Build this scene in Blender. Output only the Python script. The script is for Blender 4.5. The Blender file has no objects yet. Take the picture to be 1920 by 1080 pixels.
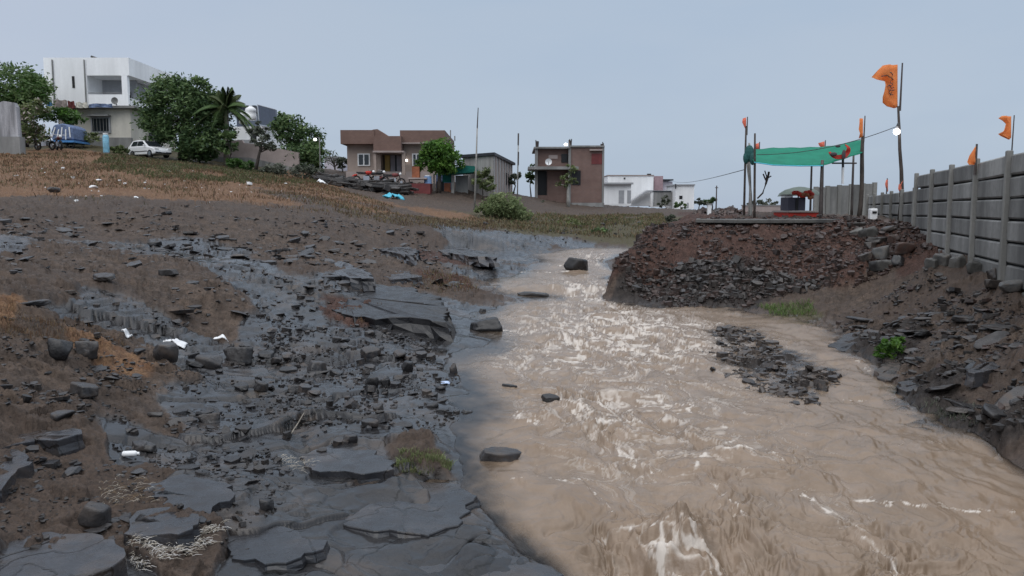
import bpy, bmesh, math, random
import numpy as np
from mathutils import Vector, Matrix
random.seed(7); RNG = np.random.default_rng(7)
S = bpy.context.scene; COL = S.collection
R = math.radians
# ------------------------------------------------------------------ camera
F = 1480.0; HZ = 392.0; CAMZ = 2.0
PITCH = math.atan((540 - HZ) / F)
cd = bpy.data.cameras.new("camera"); cam = bpy.data.objects.new("camera", cd); COL.objects.link(cam)
cam.location = (0, 0, CAMZ); cam.rotation_euler = (math.pi / 2 - PITCH, 0, 0)
cd.sensor_width = 36; cd.lens = 36 * F / 1920; cd.clip_start = .05; cd.clip_end = 3000
S.camera = cam
CP_, SP_ = math.cos(PITCH), math.sin(PITCH)
def ray(px, py):
    dx = (px - 960) / F; dy = (540 - py) / F
    return dx, CP_ + dy * SP_, -SP_ + dy * CP_
def at(px, py, Y):                       # a measured direction at a chosen distance
    d = ray(px, py); t = Y / d[1]
    return Vector((d[0] * t, Y, CAMZ + d[2] * t))
def onz(px, py, z):
    d = ray(px, py); t = (z - CAMZ) / d[2]
    return Vector((d[0] * t, d[1] * t, z))
# ------------------------------------------------------------------ noise
def _h(ix, iy, s):
    a = (ix.astype(np.int64) * 374761393 + iy.astype(np.int64) * 668265263 + s * 974634777) & 0xFFFFFFFF
    a = ((a ^ (a >> 13)) * 1274126177) & 0xFFFFFFFF
    a = ((a ^ (a >> 16)) * 2246822519) & 0xFFFFFFFF
    return (a ^ (a >> 15)) & 0xFFFFFFFF
def h01(ix, iy, s): return _h(ix, iy, s) / 4294967296.0
def perlin(x, y, s=0):
    ix = np.floor(x); iy = np.floor(y); fx = x - ix; fy = y - iy
    ux = fx * fx * fx * (fx * (fx * 6 - 15) + 10); uy = fy * fy * fy * (fy * (fy * 6 - 15) + 10)
    def g(ox, oy):
        a = h01(ix + ox, iy + oy, s) * 2 * np.pi
        return np.cos(a) * (fx - ox) + np.sin(a) * (fy - oy)
    a = g(0, 0); b = g(1, 0); c = g(0, 1); d = g(1, 1)
    return ((a + ux * (b - a)) * (1 - uy) + (c + ux * (d - c)) * uy) * 1.4
def fbm(x, y, o=4, s=0, gain=.5):
    r = np.zeros_like(x); a = 1.; f = 1.
    for k in range(o):
        r = r + a * perlin(x * f, y * f, s + k * 17); a *= gain; f *= 2.03
    return r
def voronoi(x, y, s=0):
    ix = np.floor(x); iy = np.floor(y)
    f1 = np.full(x.shape, 9.); f2 = np.full(x.shape, 9.); cx = np.zeros(x.shape); cy = np.zeros(x.shape)
    gx = np.zeros(x.shape); gy = np.zeros(x.shape)
    for ox in (-1, 0, 1):
        for oy in (-1, 0, 1):
            jx = ix + ox; jy = iy + oy
            qx = jx + h01(jx, jy, s); qy = jy + h01(jx, jy, s + 5)
            d = np.hypot(qx - x, qy - y)
            n = d < f1
            f2 = np.where(n, f1, np.minimum(f2, d))
            f1 = np.where(n, d, f1); cx = np.where(n, jx, cx); cy = np.where(n, jy, cy)
            gx = np.where(n, qx, gx); gy = np.where(n, qy, gy)
    return f1, f2, cx, cy, x - gx, y - gy
def sstep(a, b, x):
    t = np.clip((x - a) / (b - a), 0, 1); return t * t * (3 - 2 * t)
# ------------------------------------------------------------------ terrain control points
# (px, py, 'z' level | 'D' distance, value, ground): r wet rock, s brown soil, d dry reddish grass, g green grass, e red earth, k dark rubble
CP = [
 (-500,1080,'z',.7,'s'),(0,1080,'z',.22,'r'),(230,1070,'z',.14,'r'),(330,1030,'z',.1,'s'),(500,1080,'z',.05,'p'),(800,1065,'z',-.05,'p'),(1000,1065,'z',-.12,'p'),
 (-300,950,'z',.6,'s'),(0,950,'z',.3,'s'),(110,945,'z',.24,'s'),(170,980,'z',.2,'s'),(300,925,'z',.2,'s'),(450,950,'z',.11,'r'),(560,985,'z',.04,'p'),(700,950,'z',-.005,'p'),(880,950,'z',-.03,'p'),(940,960,'z',-.14,'r'),(700,1010,'z',-.02,'p'),(860,1012,'z',-.04,'p'),
 (-300,850,'z',.75,'s'),(0,850,'z',.42,'s'),(100,850,'z',.34,'s'),(150,800,'z',.4,'s'),(250,840,'z',.24,'p'),(450,850,'z',.15,'p'),(650,850,'z',.11,'r'),(790,860,'z',.06,'s'),(870,870,'z',-.02,'p'),(780,890,'z',.02,'r'),
 (-300,760,'z',.95,'s'),(0,760,'z',.58,'s'),(200,740,'z',.42,'s'),(270,770,'z',.3,'s'),(350,775,'z',.22,'p'),(550,760,'z',.15,'r'),(690,790,'z',.1,'p'),(790,760,'z',.05,'p'),(860,770,'z',-.01,'p'),(930,770,'z',-.05,'p'),
 (-300,660,'z',1.1,'s'),(0,660,'z',.78,'s'),(200,660,'z',.58,'d'),(230,640,'z',.56,'s'),(330,660,'z',.36,'p'),(550,660,'z',.24,'r'),(700,640,'z',.19,'r'),(750,680,'z',.12,'p'),(870,660,'z',.03,'p'),(930,670,'z',-.02,'p'),
 (0,590,'z',.95,'d'),(60,600,'z',.9,'s'),(150,590,'z',.78,'r'),(260,590,'z',.68,'r'),(400,600,'z',.5,'s'),(500,620,'z',.38,'p'),(560,600,'z',.36,'p'),(660,595,'z',.3,'e'),(760,610,'z',.22,'p'),(850,610,'z',.1,'p'),(880,580,'z',.12,'p'),(940,640,'z',.0,'p'),(955,590,'z',-.03,'r'),(900,560,'z',.2,'s'),
 (-300,520,'z',1.4,'s'),(0,520,'z',1.17,'s'),(100,545,'z',1.03,'s'),(250,530,'z',.98,'s'),(400,560,'z',.74,'s'),(500,530,'z',.8,'r'),(650,530,'z',.62,'r'),(780,530,'z',.45,'s'),(860,530,'z',.33,'e'),(910,535,'z',.26,'s'),(955,525,'z',.22,'r'),
 (0,460,'z',1.42,'r'),(100,470,'z',1.35,'s'),(200,440,'z',1.4,'s'),(320,460,'z',1.22,'r'),(420,490,'z',1.02,'p'),(300,500,'z',1.1,'s'),(550,470,'z',1.0,'s'),(600,500,'z',.85,'s'),(700,470,'z',.85,'s'),(780,490,'z',.68,'s'),(850,490,'z',.52,'e'),(890,480,'z',.48,'r'),(950,500,'D',21.5,'r'),(900,520,'z',.33,'r'),(1000,478,'D',27,'r'),(960,485,'D',24.5,'r'),
 (-200,400,'D',18,'s'),(0,400,'D',19,'s'),(150,390,'D',21,'s'),(300,400,'D',21,'s'),(450,410,'D',22,'s'),(600,420,'D',23,'s'),(720,430,'D',25,'s'),(800,440,'D',26,'s'),(860,440,'D',27,'r'),(920,452,'D',27,'r'),(1000,452,'D',29,'r'),(1060,455,'D',31.5,'r'),
 (850,420,'D',31,'s'),(950,428,'D',34,'g'),(1050,436,'D',36,'g'),(1130,440,'D',35,'g'),(1190,445,'D',33,'g'),
 (-200,350,'D',27,'d'),(0,350,'D',29,'d'),(150,350,'D',30,'d'),(300,355,'D',30,'d'),(450,365,'D',31,'d'),(600,380,'D',33,'s'),(680,390,'D',34,'d'),(750,400,'D',36,'s'),(850,405,'D',38,'d'),(950,412,'D',40,'g'),(1100,415,'D',44,'g'),(1200,415,'D',46,'g'),
 (0,320,'D',38,'d'),(200,320,'D',40,'d'),(400,325,'D',42,'d'),(330,310,'D',48,'g'),(500,335,'D',44,'d'),(620,360,'D',43,'d'),(720,372,'D',46,'s'),(820,380,'D',48,'s'),(900,388,'D',50,'s'),(1000,392,'D',56,'s'),(1100,398,'D',60,'s'),(1230,402,'D',60,'s'),
 (-200,282,'D',45,'d'),(0,290,'D',46,'d'),(150,288,'D',50,'d'),(300,302,'D',54,'g'),(450,320,'D',54,'g'),(540,330,'D',55,'d'),(600,340,'D',54,'d'),(700,358,'D',53,'s'),(850,366,'D',55,'s'),(950,378,'D',57,'s'),(1050,386,'D',66,'s'),(1130,388,'D',74,'s'),(1250,391,'D',85,'s'),(1320,398,'D',60,'e'),
 (-200,270,'D',58,'g'),(0,275,'D',58,'g'),(150,270,'D',60,'g'),(300,288,'D',62,'g'),(450,302,'D',63,'g'),(600,320,'D',64,'s'),(700,336,'D',61,'s'),(860,345,'D',61,'s'),(960,364,'D',64,'s'),
 (0,262,'D',75,'s'),(300,280,'D',78,'s'),(600,318,'D',78,'s'),(860,346,'D',74,'s'),
 # stream bed
 (1100,1080,'z',-.5,'q'),(1300,1080,'z',-.6,'q'),(1600,1080,'z',-.5,'q'),(1900,1080,'z',-.5,'q'),(1020,1000,'z',-.3,'q'),(1150,920,'z',-.35,'q'),(1450,920,'z',-.35,'q'),(1750,950,'z',-.3,'q'),(2000,960,'z',-.2,'q'),(1920,890,'z',-.05,'q'),(1980,900,'z',-.03,'q'),(1860,860,'z',-.08,'q'),
 (1000,850,'z',-.25,'q'),(950,800,'z',-.09,'p'),(1050,800,'z',-.3,'q'),(1300,800,'z',-.3,'q'),(1600,820,'z',-.25,'q'),(1000,700,'z',-.2,'q'),(1150,650,'z',-.25,'q'),(1280,620,'z',-.2,'q'),(1250,720,'z',-.25,'q'),(1050,600,'z',-.2,'q'),(1000,565,'z',-.12,'q'),(1100,545,'z',-.15,'q'),(1040,.08,'b',19.5,'q'),(1110,.05,'b',19.5,'q'),(980,.22,'b',20.5,'q'),(1100,.15,'b',23,'q'),(1040,.22,'b',23,'q'),(1120,.25,'b',26,'q'),(1040,.3,'b',26,'q'),(1130,.3,'b',29,'q'),(1070,.4,'b',29,'q'),(1170,.35,'b',29,'q'),(1220,.38,'b',28.5,'q'),(1270,.4,'b',28,'q'),(1350,.45,'b',28,'q'),
 (1620,-.2,'b',8.83,'q'),(1592,-.2,'b',9.95,'q'),(1540,-.16,'b',11.1,'q'),(1600,-.2,'b',7.9,'q'),(1525,-.12,'b',12.2,'q'),(1300,-.16,'b',11.7,'q'),(1122,-.05,'b',16.6,'q'),(1130,-.02,'b',17.4,'q'),(1138,.1,'b',19,'q'),(1148,.15,'b',21,'q'),(1060,-.05,'b',17,'q'),(1120,-.1,'b',15.6,'q'),(1200,-.1,'b',14.8,'q'),
 (1380,635,'z',.0,'k'),(1440,690,'z',.01,'k'),(1500,740,'z',-.02,'k'),(1400,690,'z',-.01,'k'),(1540,710,'z',-.02,'k'),(1480,680,'z',-.03,'k'),(1330,700,'z',-.1,'q'),(1400,740,'z',-.12,'q'),(1500,790,'z',-.16,'q'),(1440,620,'z',-.08,'q'),
 # right bank
 (1430,592,'z',.03,'s'),(1500,592,'z',.06,'g'),(1560,612,'z',.06,'s'),(1575,652,'z',.0,'k'),(1650,695,'z',.0,'k'),(1695,738,'z',0,'k'),(1790,800,'z',.0,'k'),(1880,840,'z',.0,'k'),
 (1620,600,'z',.22,'s'),(1660,640,'z',.2,'k'),(1700,690,'z',.15,'s'),(1750,650,'z',.34,'s'),(1750,720,'z',.15,'k'),(1850,650,'z',.46,'s'),(1850,750,'z',.2,'s'),(1940,640,'z',.68,'s'),(1930,790,'z',.2,'k'),(2050,840,'z',.3,'k'),(2200,760,'z',.7,'s'),(2200,1000,'z',.3,'k'),(2300,1200,'z',.3,'k'),
 (1560,570,'z',.24,'s'),(1600,545,'z',.42,'s'),(1700,540,'z',.6,'s'),(1800,560,'z',.68,'s'),(1900,575,'z',.78,'s'),(1700,580,'z',.42,'s'),(1800,600,'z',.54,'s'),
 (1640,520,'z',.66,'s'),(1740,505,'D',13.2,'s'),(1780,490,'D',13.6,'s'),(1828,508,'D',12.4,'s'),(1887,535,'D',10.8,'s'),(1990,600,'D',8.8,'s'),(2200,700,'D',7,'s'),
 # mound
 (1156,520,'D',17.2,'e'),(1172,548,'D',16.4,'k'),(1250,570,'D',15.7,'k'),(1340,575,'D',15.5,'k'),(1400,570,'D',15.5,'k'),(1500,560,'D',15.3,'s'),
 (1200,520,'D',17.3,'e'),(1300,520,'D',16.9,'k'),(1400,520,'D',16.6,'k'),(1500,520,'D',16.4,'e'),(1600,512,'D',15.8,'e'),
 (1172,484,'D',18.2,'e'),(1220,470,'D',18.4,'e'),(1320,470,'D',18.0,'e'),(1450,470,'D',17.8,'e'),(1560,470,'D',17.5,'e'),(1660,470,'D',16.9,'e'),(1710,470,'D',16.2,'e'),(1740,478,'D',15.4,'e'),
 (1210,440,'D',19.6,'e'),(1270,420,'D',19.8,'e'),(1330,415,'D',19.6,'e'),(1450,414,'D',19.4,'e'),(1580,414,'D',19.2,'e'),(1660,424,'D',18.8,'e'),(1710,430,'D',18,'e'),(1745,445,'D',17,'e'),
 (1290,413,'D',21,'e'),(1400,411,'D',21,'s'),(1550,411,'D',21,'s'),(1680,413,'D',21,'s'),(1300,409,'D',26,'e'),(1450,408,'D',26,'s'),(1650,408,'D',26,'s'),
 (1235,440,'D',22,'e'),(1290,425,'D',24,'e'),(1250,432,'D',33,'g'),(1300,420,'D',33,'g'),(1400,405,'D',36,'s'),(1600,403,'D',36,'s'),
 
 (1400,398,'D',70,'s'),(1700,398,'D',70,'s'),(1330,396,'D',80,'s'),(1850,430,'D',20,'s'),(1900,420,'D',30,'s'),(2100,480,'D',16,'s'),
]
CLS = 'rsdgekpq'
P, Zc, Cc = [], [], []
for e in CP:
    if len(e) == 5 and e[2] == 'b': e = ((e[0] - 960) / F * e[3], e[3], 'w', e[1], e[4])
    px, py, k, v, c = e
    w = Vector((px, py, v)) if k == 'w' else onz(px, py, v) if k == 'z' else at(px, py, v)
    P.append((w.x, w.y)); Zc.append(w.z); Cc.append(CLS.index(c))
for X, Y, z in ((-3,1.2,.4),(-1,1.2,.0),(0,1.2,-.4),(2,1.2,-.8),(4,1.2,.2),(-60,130,6),(-20,130,4.5),(0,130,1.6),(40,130,1.6),(90,130,1.6),(-200,260,6),(0,300,1.),(200,300,1.),(-400,650,2),(0,650,0),(400,650,0),(-30,20,3.2),(-40,40,6),(-60,60,8.5),(30,20,1.0),(40,40,1.3),(60,60,1.5)):
    P.append((X, Y)); Zc.append(z); Cc.append(1)
P = np.array(P); Zc = np.array(Zc); Cc = np.array(Cc)
def qmap(X, Y):
    Y = np.maximum(Y, .5); return np.stack([X / Y * 4.0, np.log(Y) * 3.0], -1)
Q = qmap(P[:, 0], P[:, 1])
def kern(d2): return -np.sqrt(d2 + .004)
_A = kern(((Q[:, None] - Q[None]) ** 2).sum(-1)) - np.eye(len(Q)) * .012
_n = len(Q); _M = np.zeros((_n + 1, _n + 1)); _M[:_n, :_n] = _A; _M[:_n, _n] = 1; _M[_n, :_n] = 1
_W = np.linalg.solve(_M, np.concatenate([Zc, [0]]))
def base_eval(X, Y):
    sh = X.shape; X = X.ravel(); Y = Y.ravel(); z = np.empty(len(X)); cw = np.empty((len(X), 8))
    oh = np.eye(8)[Cc]
    for i in range(0, len(X), 60000):
        q = qmap(X[i:i + 60000], Y[i:i + 60000])
        d2 = (q ** 2).sum(-1)[:, None] + (Q ** 2).sum(-1)[None] - 2 * q @ Q.T
        d2 = np.maximum(d2, 0)
        z[i:i + 60000] = kern(d2) @ _W[:_n] + _W[_n]
        w = 1 / (d2 + .004) ** 2
        cw[i:i + 60000] = (w @ oh) / w.sum(-1, keepdims=True)
    return z.reshape(sh), cw.reshape(sh + (8,))
_wy = [0, 3, 4, 4.7, 5.4, 6.2, 8, 12, 15, 17.2, 17.8, 22, 23.5, 29, 45, 900]
_wz = [-.7, -.45, -.26, -.12, -.05, -.01, .02, .055, .085, .12, .25, .3, .4, .5, .55, .6]
def water_z(Y): return np.interp(Y, _wy, _wz)
def terrain(X, Y):
    """final ground height and the ground weights at arrays X, Y"""
    b, cw = base_eval(X, Y)
    wx = X + .25 * fbm(X * 1.1, Y * 1.1, 3, 3); wy = Y + .25 * fbm(X * 1.1, Y * 1.1, 3, 9)
    patch = fbm(X * .9, Y * .9, 5, 21) * .45 + fbm(X * 3.1, Y * 3.1, 4, 33) * .22
    rock0, soil, dry, grn, red, dark, pud, bed = [cw[..., i] for i in range(8)]; rock0 = rock0 + pud; pud = sstep(.25, .6, pud + patch * .45)
    rock = sstep(.40, .60, rock0 + patch * .75)
    soilish = 1 - rock
    far = 1 / (1 + (Y / 16) ** 2)
    # bedding planes: the rock steps down in thin ledges
    ang = R(24); la = wx * math.cos(ang) + wy * math.sin(ang); lb = -wx * math.sin(ang) + wy * math.cos(ang)
    st = .06
    t = (b + .05 * fbm(wx * .8, wy * .8, 5, 41) + .004 * perlin(la * 6, lb * 9, 43)) / st
    fr = t - np.floor(t)
    terr = st * (sstep(.8, .97, fr) - fr)
    f1, f2, cx, cy, ox, oy = voronoi(la * .62 + 7, lb * 1.25, 51)
    r1 = h01(cx, cy, 60) - .5; tx = h01(cx, cy, 61) - .5; ty = h01(cx, cy, 62) - .5
    pl = r1 * .085 + ox * tx * .1 + oy * ty * .09
    crack = -.06 * (1 - sstep(0, .06, f2 - f1))
    g1, g2, dx, dy, ux, uy = voronoi(la * 2.0, lb * 3.6 + 3, 71)
    q1 = h01(dx, dy, 80) - .5
    loose = sstep(-.1, .35, fbm(X * .7, Y * .7, 3, 87))
    pl2 = (q1 * .055 + ux * (h01(dx, dy, 81) - .5) * .06 + uy * (h01(dx, dy, 82) - .5) * .06 - .03 * (1 - sstep(0, .09, g2 - g1))) * loose
    m1, m2, mx_, my_, mux, muy = voronoi(la * 5.5 + wx, lb * 8.5, 75)
    mr = h01(mx_, my_, 76)
    pl2 = pl2 + ((mr - .5) * .03 + mux * (mr - .5) * .05) * sstep(.0, .45, fbm(X * 1.3, Y * 1.3, 3, 77))
    shelf = 1 - .75 * sstep(.05, -.02, b - water_z(Y))          # water-worn, smoother at the edge
    fscale = np.interp(Y, [4, 12, 30, 60], [1, 1.15, 1.5, 1.5])
    b = b + .06 * fbm(X * .9, Y * .7, 5, 301) * sstep(.2, .0, np.abs(b - water_z(Y)))
    zr = (terr * .55 + pl + crack + pl2) * shelf * fscale + .006 * fbm(X * 9, Y * 9, 3, 90)
    # soil: humps, clods, small stones
    clod = (.12 - np.abs(fbm(X * 3.1, Y * 3.6, 5, 95))) * .06 + np.abs(fbm(X * 8, Y * 9, 3, 96)) * .028
    s1, s2, ex, ey, vx, vy = voronoi(la * 3.2, lb * 4.6, 99)
    sr = h01(ex, ey, 100); flat = (sr > .6) * sstep(.04, .16, s2 - s1) * (.025 + .04 * h01(ex, ey, 101) + vx * .05 * (sr - .8) * 3)
    zs = .05 * fbm(wx * .6, wy * .6, 4, 111) + clod + flat + .012 * fbm(X * 13, Y * 13, 3, 97)
    k1, k2, kx, ky, _a, _b = voronoi(X * 3.4, Y * 4.2, 121)
    kr = h01(kx, ky, 122); rub = (kr - .35) * .07 * sstep(0, .3, k2 - k1) + _a * .07 * (h01(kx, ky, 123) - .5)
    zs = zs + rub * sstep(.2, .7, dark + patch * .3) + rub * .35 * sstep(.3, .8, red)
    zs = zs * (1 - sstep(.3, .8, bed))
    calm = 1 - .92 * np.exp(-((b - water_z(Y)) / .035) ** 2) * sstep(.05, .5, pud)
    z = b + (zr * rock * (1 - .5 * pud) + zs * soilish) * calm
    z = z + np.where(Y > 60, 0, 0) * far
    m = {'rock': rock, 'soil': soil, 'dry': dry, 'green': grn, 'red': red, 'dark': dark, 'patch': patch, 'pud': pud}
    return z, m
def gz(X, Y):
    X = np.atleast_1d(np.asarray(X, float)); Y = np.atleast_1d(np.asarray(Y, float))
    return terrain(X, Y)[0]
_ys = np.concatenate([np.arange(2.2, 12, .02), np.arange(12, 40, .08), np.arange(40, 160, .4)])
def ground(px, py):
    """where the line of sight through a measured direction meets the ground"""
    d = ray(px, py); X = d[0] / d[1] * _ys; Z = CAMZ + d[2] / d[1] * _ys
    h = terrain(X, _ys)[0]; i = int(np.argmax(h >= Z)) if (h >= Z).any() else len(_ys) - 1
    return Vector((X[i], _ys[i], h[i]))
def bases(pts):
    """base height (no detail) at a list of (x, y)"""
    a = np.array(pts, float); return base_eval(a[:, 0], a[:, 1])[0]
# ------------------------------------------------------------------ object helpers
def tag(o, label=None, cat=None, group=None, kind=None):
    if label: o["label"] = label
    if cat: o["category"] = cat
    if group: o["group"] = group
    if kind: o["kind"] = kind
    return o
def thing(name, label, cat, loc=(0, 0, 0), rz=0, group=None):
    o = bpy.data.objects.new(name, None); COL.objects.link(o); o.location = loc; o.rotation_euler = (0, 0, rz)
    o.empty_display_size = .2
    return tag(o, label, cat, group)
def dup(o, loc=None, rz=None, scale=None, label=None, parent=None):
    c = o.copy(); COL.objects.link(c)
    if parent is not None: c.parent = parent
    for ch in list(o.children): dup(ch, parent=c)
    if loc is not None: c.location = loc
    if rz is not None: c.rotation_euler = (0, 0, rz)
    if scale is not None: c.scale = scale
    if label: c["label"] = label
    return c
def grid_mesh(name, V, quads, mats, attrs=None, smooth=True):
    me = bpy.data.meshes.new(name); n = len(V); m = len(quads); k = quads.shape[1]
    me.vertices.add(n); me.vertices.foreach_set("co", np.ascontiguousarray(V, np.float32).ravel())
    me.loops.add(m * k); me.loops.foreach_set("vertex_index", np.ascontiguousarray(quads, np.int32).ravel())
    me.polygons.add(m); me.polygons.foreach_set("loop_start", np.arange(0, m * k, k, dtype=np.int32))
    me.update(calc_edges=True)
    me.polygons.foreach_set("use_smooth", np.full(m, smooth, bool))
    for x in mats: me.materials.append(x)
    for an, av in (attrs or {}).items():
        if av.ndim == 2:
            a = me.attributes.new(an, 'FLOAT_COLOR', 'POINT'); a.data.foreach_set("color", np.ascontiguousarray(av, np.float32).ravel())
        else:
            a = me.attributes.new(an, 'FLOAT', 'POINT'); a.data.foreach_set("value", np.ascontiguousarray(av, np.float32).ravel())
    return me
def link(name, me, parent=None, loc=None):
    o = bpy.data.objects.new(name, me); COL.objects.link(o)
    if parent is not None: o.parent = parent
    if loc is not None: o.location = loc
    return o
class MB:
    def __init__(s): s.v = []; s.f = []; s.m = []; s.k = 0
    def mat(s, k): s.k = k; return s
    def add(s, vs, fs):
        b = len(s.v); s.v += [tuple(v) for v in vs]
        for f in fs: s.f.append(tuple(b + i for i in f)); s.m.append(s.k)
        return s
    def box(s, x0, x1, y0, y1, z0, z1):
        vs = [(x, y, z) for z in (z0, z1) for y in (y0, y1) for x in (x0, x1)]
        return s.add(vs, [(0, 2, 3, 1), (4, 5, 7, 6), (0, 1, 5, 4), (2, 6, 7, 3), (0, 4, 6, 2), (1, 3, 7, 5)])
    def rbox(s, c, sz, rz=0, rx=0, ry=0):
        M = Matrix.Translation(c) @ Matrix.Rotation(rz, 4, 'Z') @ Matrix.Rotation(rx, 4, 'X') @ Matrix.Rotation(ry, 4, 'Y')
        vs = [M @ Vector((x * sz[0] / 2, y * sz[1] / 2, z * sz[2] / 2)) for z in (-1, 1) for y in (-1, 1) for x in (-1, 1)]
        return s.add(vs, [(0, 2, 3, 1), (4, 5, 7, 6), (0, 1, 5, 4), (2, 6, 7, 3), (0, 4, 6, 2), (1, 3, 7, 5)])
    def tube(s, pts, rad, n=8, cap=True):
        pts = [Vector(p) for p in pts]
        if not isinstance(rad, (list, tuple)): rad = [rad] * len(pts)
        vs = []; up = Vector((0, 0, 1))
        for i, p in enumerate(pts):
            t = (pts[min(i + 1, len(pts) - 1)] - pts[max(i - 1, 0)]).normalized()
            a = t.cross(up if abs(t.z) < .95 else Vector((1, 0, 0))).normalized(); b = t.cross(a)
            for k in range(n):
                w = 2 * math.pi * k / n; vs.append(p + (a * math.cos(w) + b * math.sin(w)) * rad[i])
        fs = [(i * n + k, i * n + (k + 1) % n, (i + 1) * n + (k + 1) % n, (i + 1) * n + k) for i in range(len(pts) - 1) for k in range(n)]
        if cap: fs += [tuple(range(n))[::-1], tuple(range((len(pts) - 1) * n, len(pts) * n))]
        return s.add(vs, fs)
    def ball(s, c, r, n=10, m=7):
        c = Vector(c); r = r if isinstance(r, (tuple, list)) else (r, r, r)
        vs = [c + Vector((0, 0, r[2]))]
        for i in range(1, m):
            a = math.pi * i / m
            vs += [c + Vector((r[0] * math.sin(a) * math.cos(2 * math.pi * k / n), r[1] * math.sin(a) * math.sin(2 * math.pi * k / n), r[2] * math.cos(a))) for k in range(n)]
        vs.append(c - Vector((0, 0, r[2])))
        fs = [(0, 1 + k, 1 + (k + 1) % n) for k in range(n)]
        for i in range(m - 2): fs += [(1 + i * n + k, 1 + (i + 1) * n + k, 1 + (i + 1) * n + (k + 1) % n, 1 + i * n + (k + 1) % n) for k in range(n)]
        e = len(vs) - 1; fs += [(e, 1 + (m - 2) * n + (k + 1) % n, 1 + (m - 2) * n + k) for k in range(n)]
        return s.add(vs, fs)
    def prism(s, poly, axis, a, b):
        """a closed outline of 2D points pushed along an axis from a to b"""
        def mk(p, t): return {'x': (t, p[0], p[1]), 'y': (p[0], t, p[1]), 'z': (p[0], p[1], t)}[axis]
        n = len(poly); vs = [mk(p, a) for p in poly] + [mk(p, b) for p in poly]
        return s.add(vs, [tuple(range(n)), tuple(range(2 * n - 1, n - 1, -1))] + [(i, n + i, n + (i + 1) % n, (i + 1) % n) for i in range(n)])
    def ring(s, c, R0, r, axis='y', n=20, m=7):
        c = Vector(c); vs = []
        for i in range(n):
            a = 2 * math.pi * i / n
            for j in range(m):
                b = 2 * math.pi * j / m; q = R0 + r * math.cos(b)
                v = (q * math.cos(a), r * math.sin(b), q * math.sin(a)) if axis == 'y' else (q * math.cos(a), q * math.sin(a), r * math.sin(b))
                vs.append(c + Vector(v))
        return s.add(vs, [(i * m + j, ((i + 1) % n) * m + j, ((i + 1) % n) * m + (j + 1) % m, i * m + (j + 1) % m) for i in range(n) for j in range(m)])
    def build(s, name, mats, parent=None, origin=None, smooth=False, bevel=0, local=False):
        if not isinstance(mats, (list, tuple)): mats = [mats]
        off = Vector(origin) if origin is not None else Vector((0, 0, 0))
        if parent is not None and not local:
            p = parent
            while p is not None: off = off + p.location; p = p.parent
        me = bpy.data.meshes.new(name); me.from_pydata([tuple(Vector(v) - off) for v in s.v], [], s.f)
        for x in mats: me.materials.append(x)
        for p, k in zip(me.polygons, s.m): p.material_index = k; p.use_smooth = smooth
        bm = bmesh.new(); bm.from_mesh(me); bmesh.ops.recalc_face_normals(bm, faces=bm.faces)
        if bevel: bmesh.ops.bevel(bm, geom=[e for e in bm.edges if e.is_manifold and e.calc_face_angle(0) > .5], offset=bevel, segments=1, affect='EDGES', clamp_overlap=True)
        bm.to_mesh(me); bm.free()
        return link(name, me, parent, origin if parent is None else None)
# ------------------------------------------------------------------ materials
def node_mat(name):
    m = bpy.data.materials.new(name); m.use_nodes = True; nt = m.node_tree; nt.nodes.clear()
    out = nt.nodes.new("ShaderNodeOutputMaterial"); b = nt.nodes.new("ShaderNodeBsdfPrincipled"); nt.links.new(b.outputs[0], out.inputs[0])
    return m, nt, b, out
class N:
    """tiny node-writing helper"""
    def __init__(s, nt): s.nt = nt
    def n(s, t, **k):
        x = s.nt.nodes.new(t)
        for a, v in k.items(): setattr(x, a, v)
        return x
    def put(s, sock, v):
        if hasattr(v, "is_linked") or isinstance(v, bpy.types.NodeSocket): s.nt.links.new(v, sock)
        elif isinstance(v, (tuple, list)): sock.default_value = tuple(v) + ((1,) if len(v) == 3 and sock.type == 'RGBA' else ())
        else: sock.default_value = v
    def noise(s, vec, scale, detail=4, rough=.55, dist=0):
        x = s.n("ShaderNodeTexNoise"); x.inputs["Scale"].default_value = scale; x.inputs["Detail"].default_value = detail
        x.inputs["Roughness"].default_value = rough; x.inputs["Distortion"].default_value = dist; s.put(x.inputs["Vector"], vec); return x.outputs[0]
    def ramp(s, v, a, b, lo=0., hi=1.):
        x = s.n("ShaderNodeMapRange"); x.interpolation_type = 'SMOOTHSTEP'
        s.put(x.inputs[0], v); x.inputs[1].default_value = a; x.inputs[2].default_value = b; x.inputs[3].default_value = lo; x.inputs[4].default_value = hi; return x.outputs[0]
    def mix(s, f, a, b, mode='MIX'):
        x = s.n("ShaderNodeMix"); x.data_type = 'RGBA'; x.blend_type = mode
        s.put(x.inputs[0], f); s.put(x.inputs[6], a); s.put(x.inputs[7], b); return x.outputs[2]
    def math(s, op, a, b=0., c=None):
        x = s.n("ShaderNodeMath"); x.operation = op; s.put(x.inputs[0], a); s.put(x.inputs[1], b)
        if c is not None: s.put(x.inputs[2], c)
        return x.outputs[0]
    def bump(s, h, strength, dist=.02):
        x = s.n("ShaderNodeBump"); x.inputs["Strength"].default_value = strength; x.inputs["Distance"].default_value = dist; s.put(x.inputs["Height"], h); return x.outputs[0]
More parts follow.
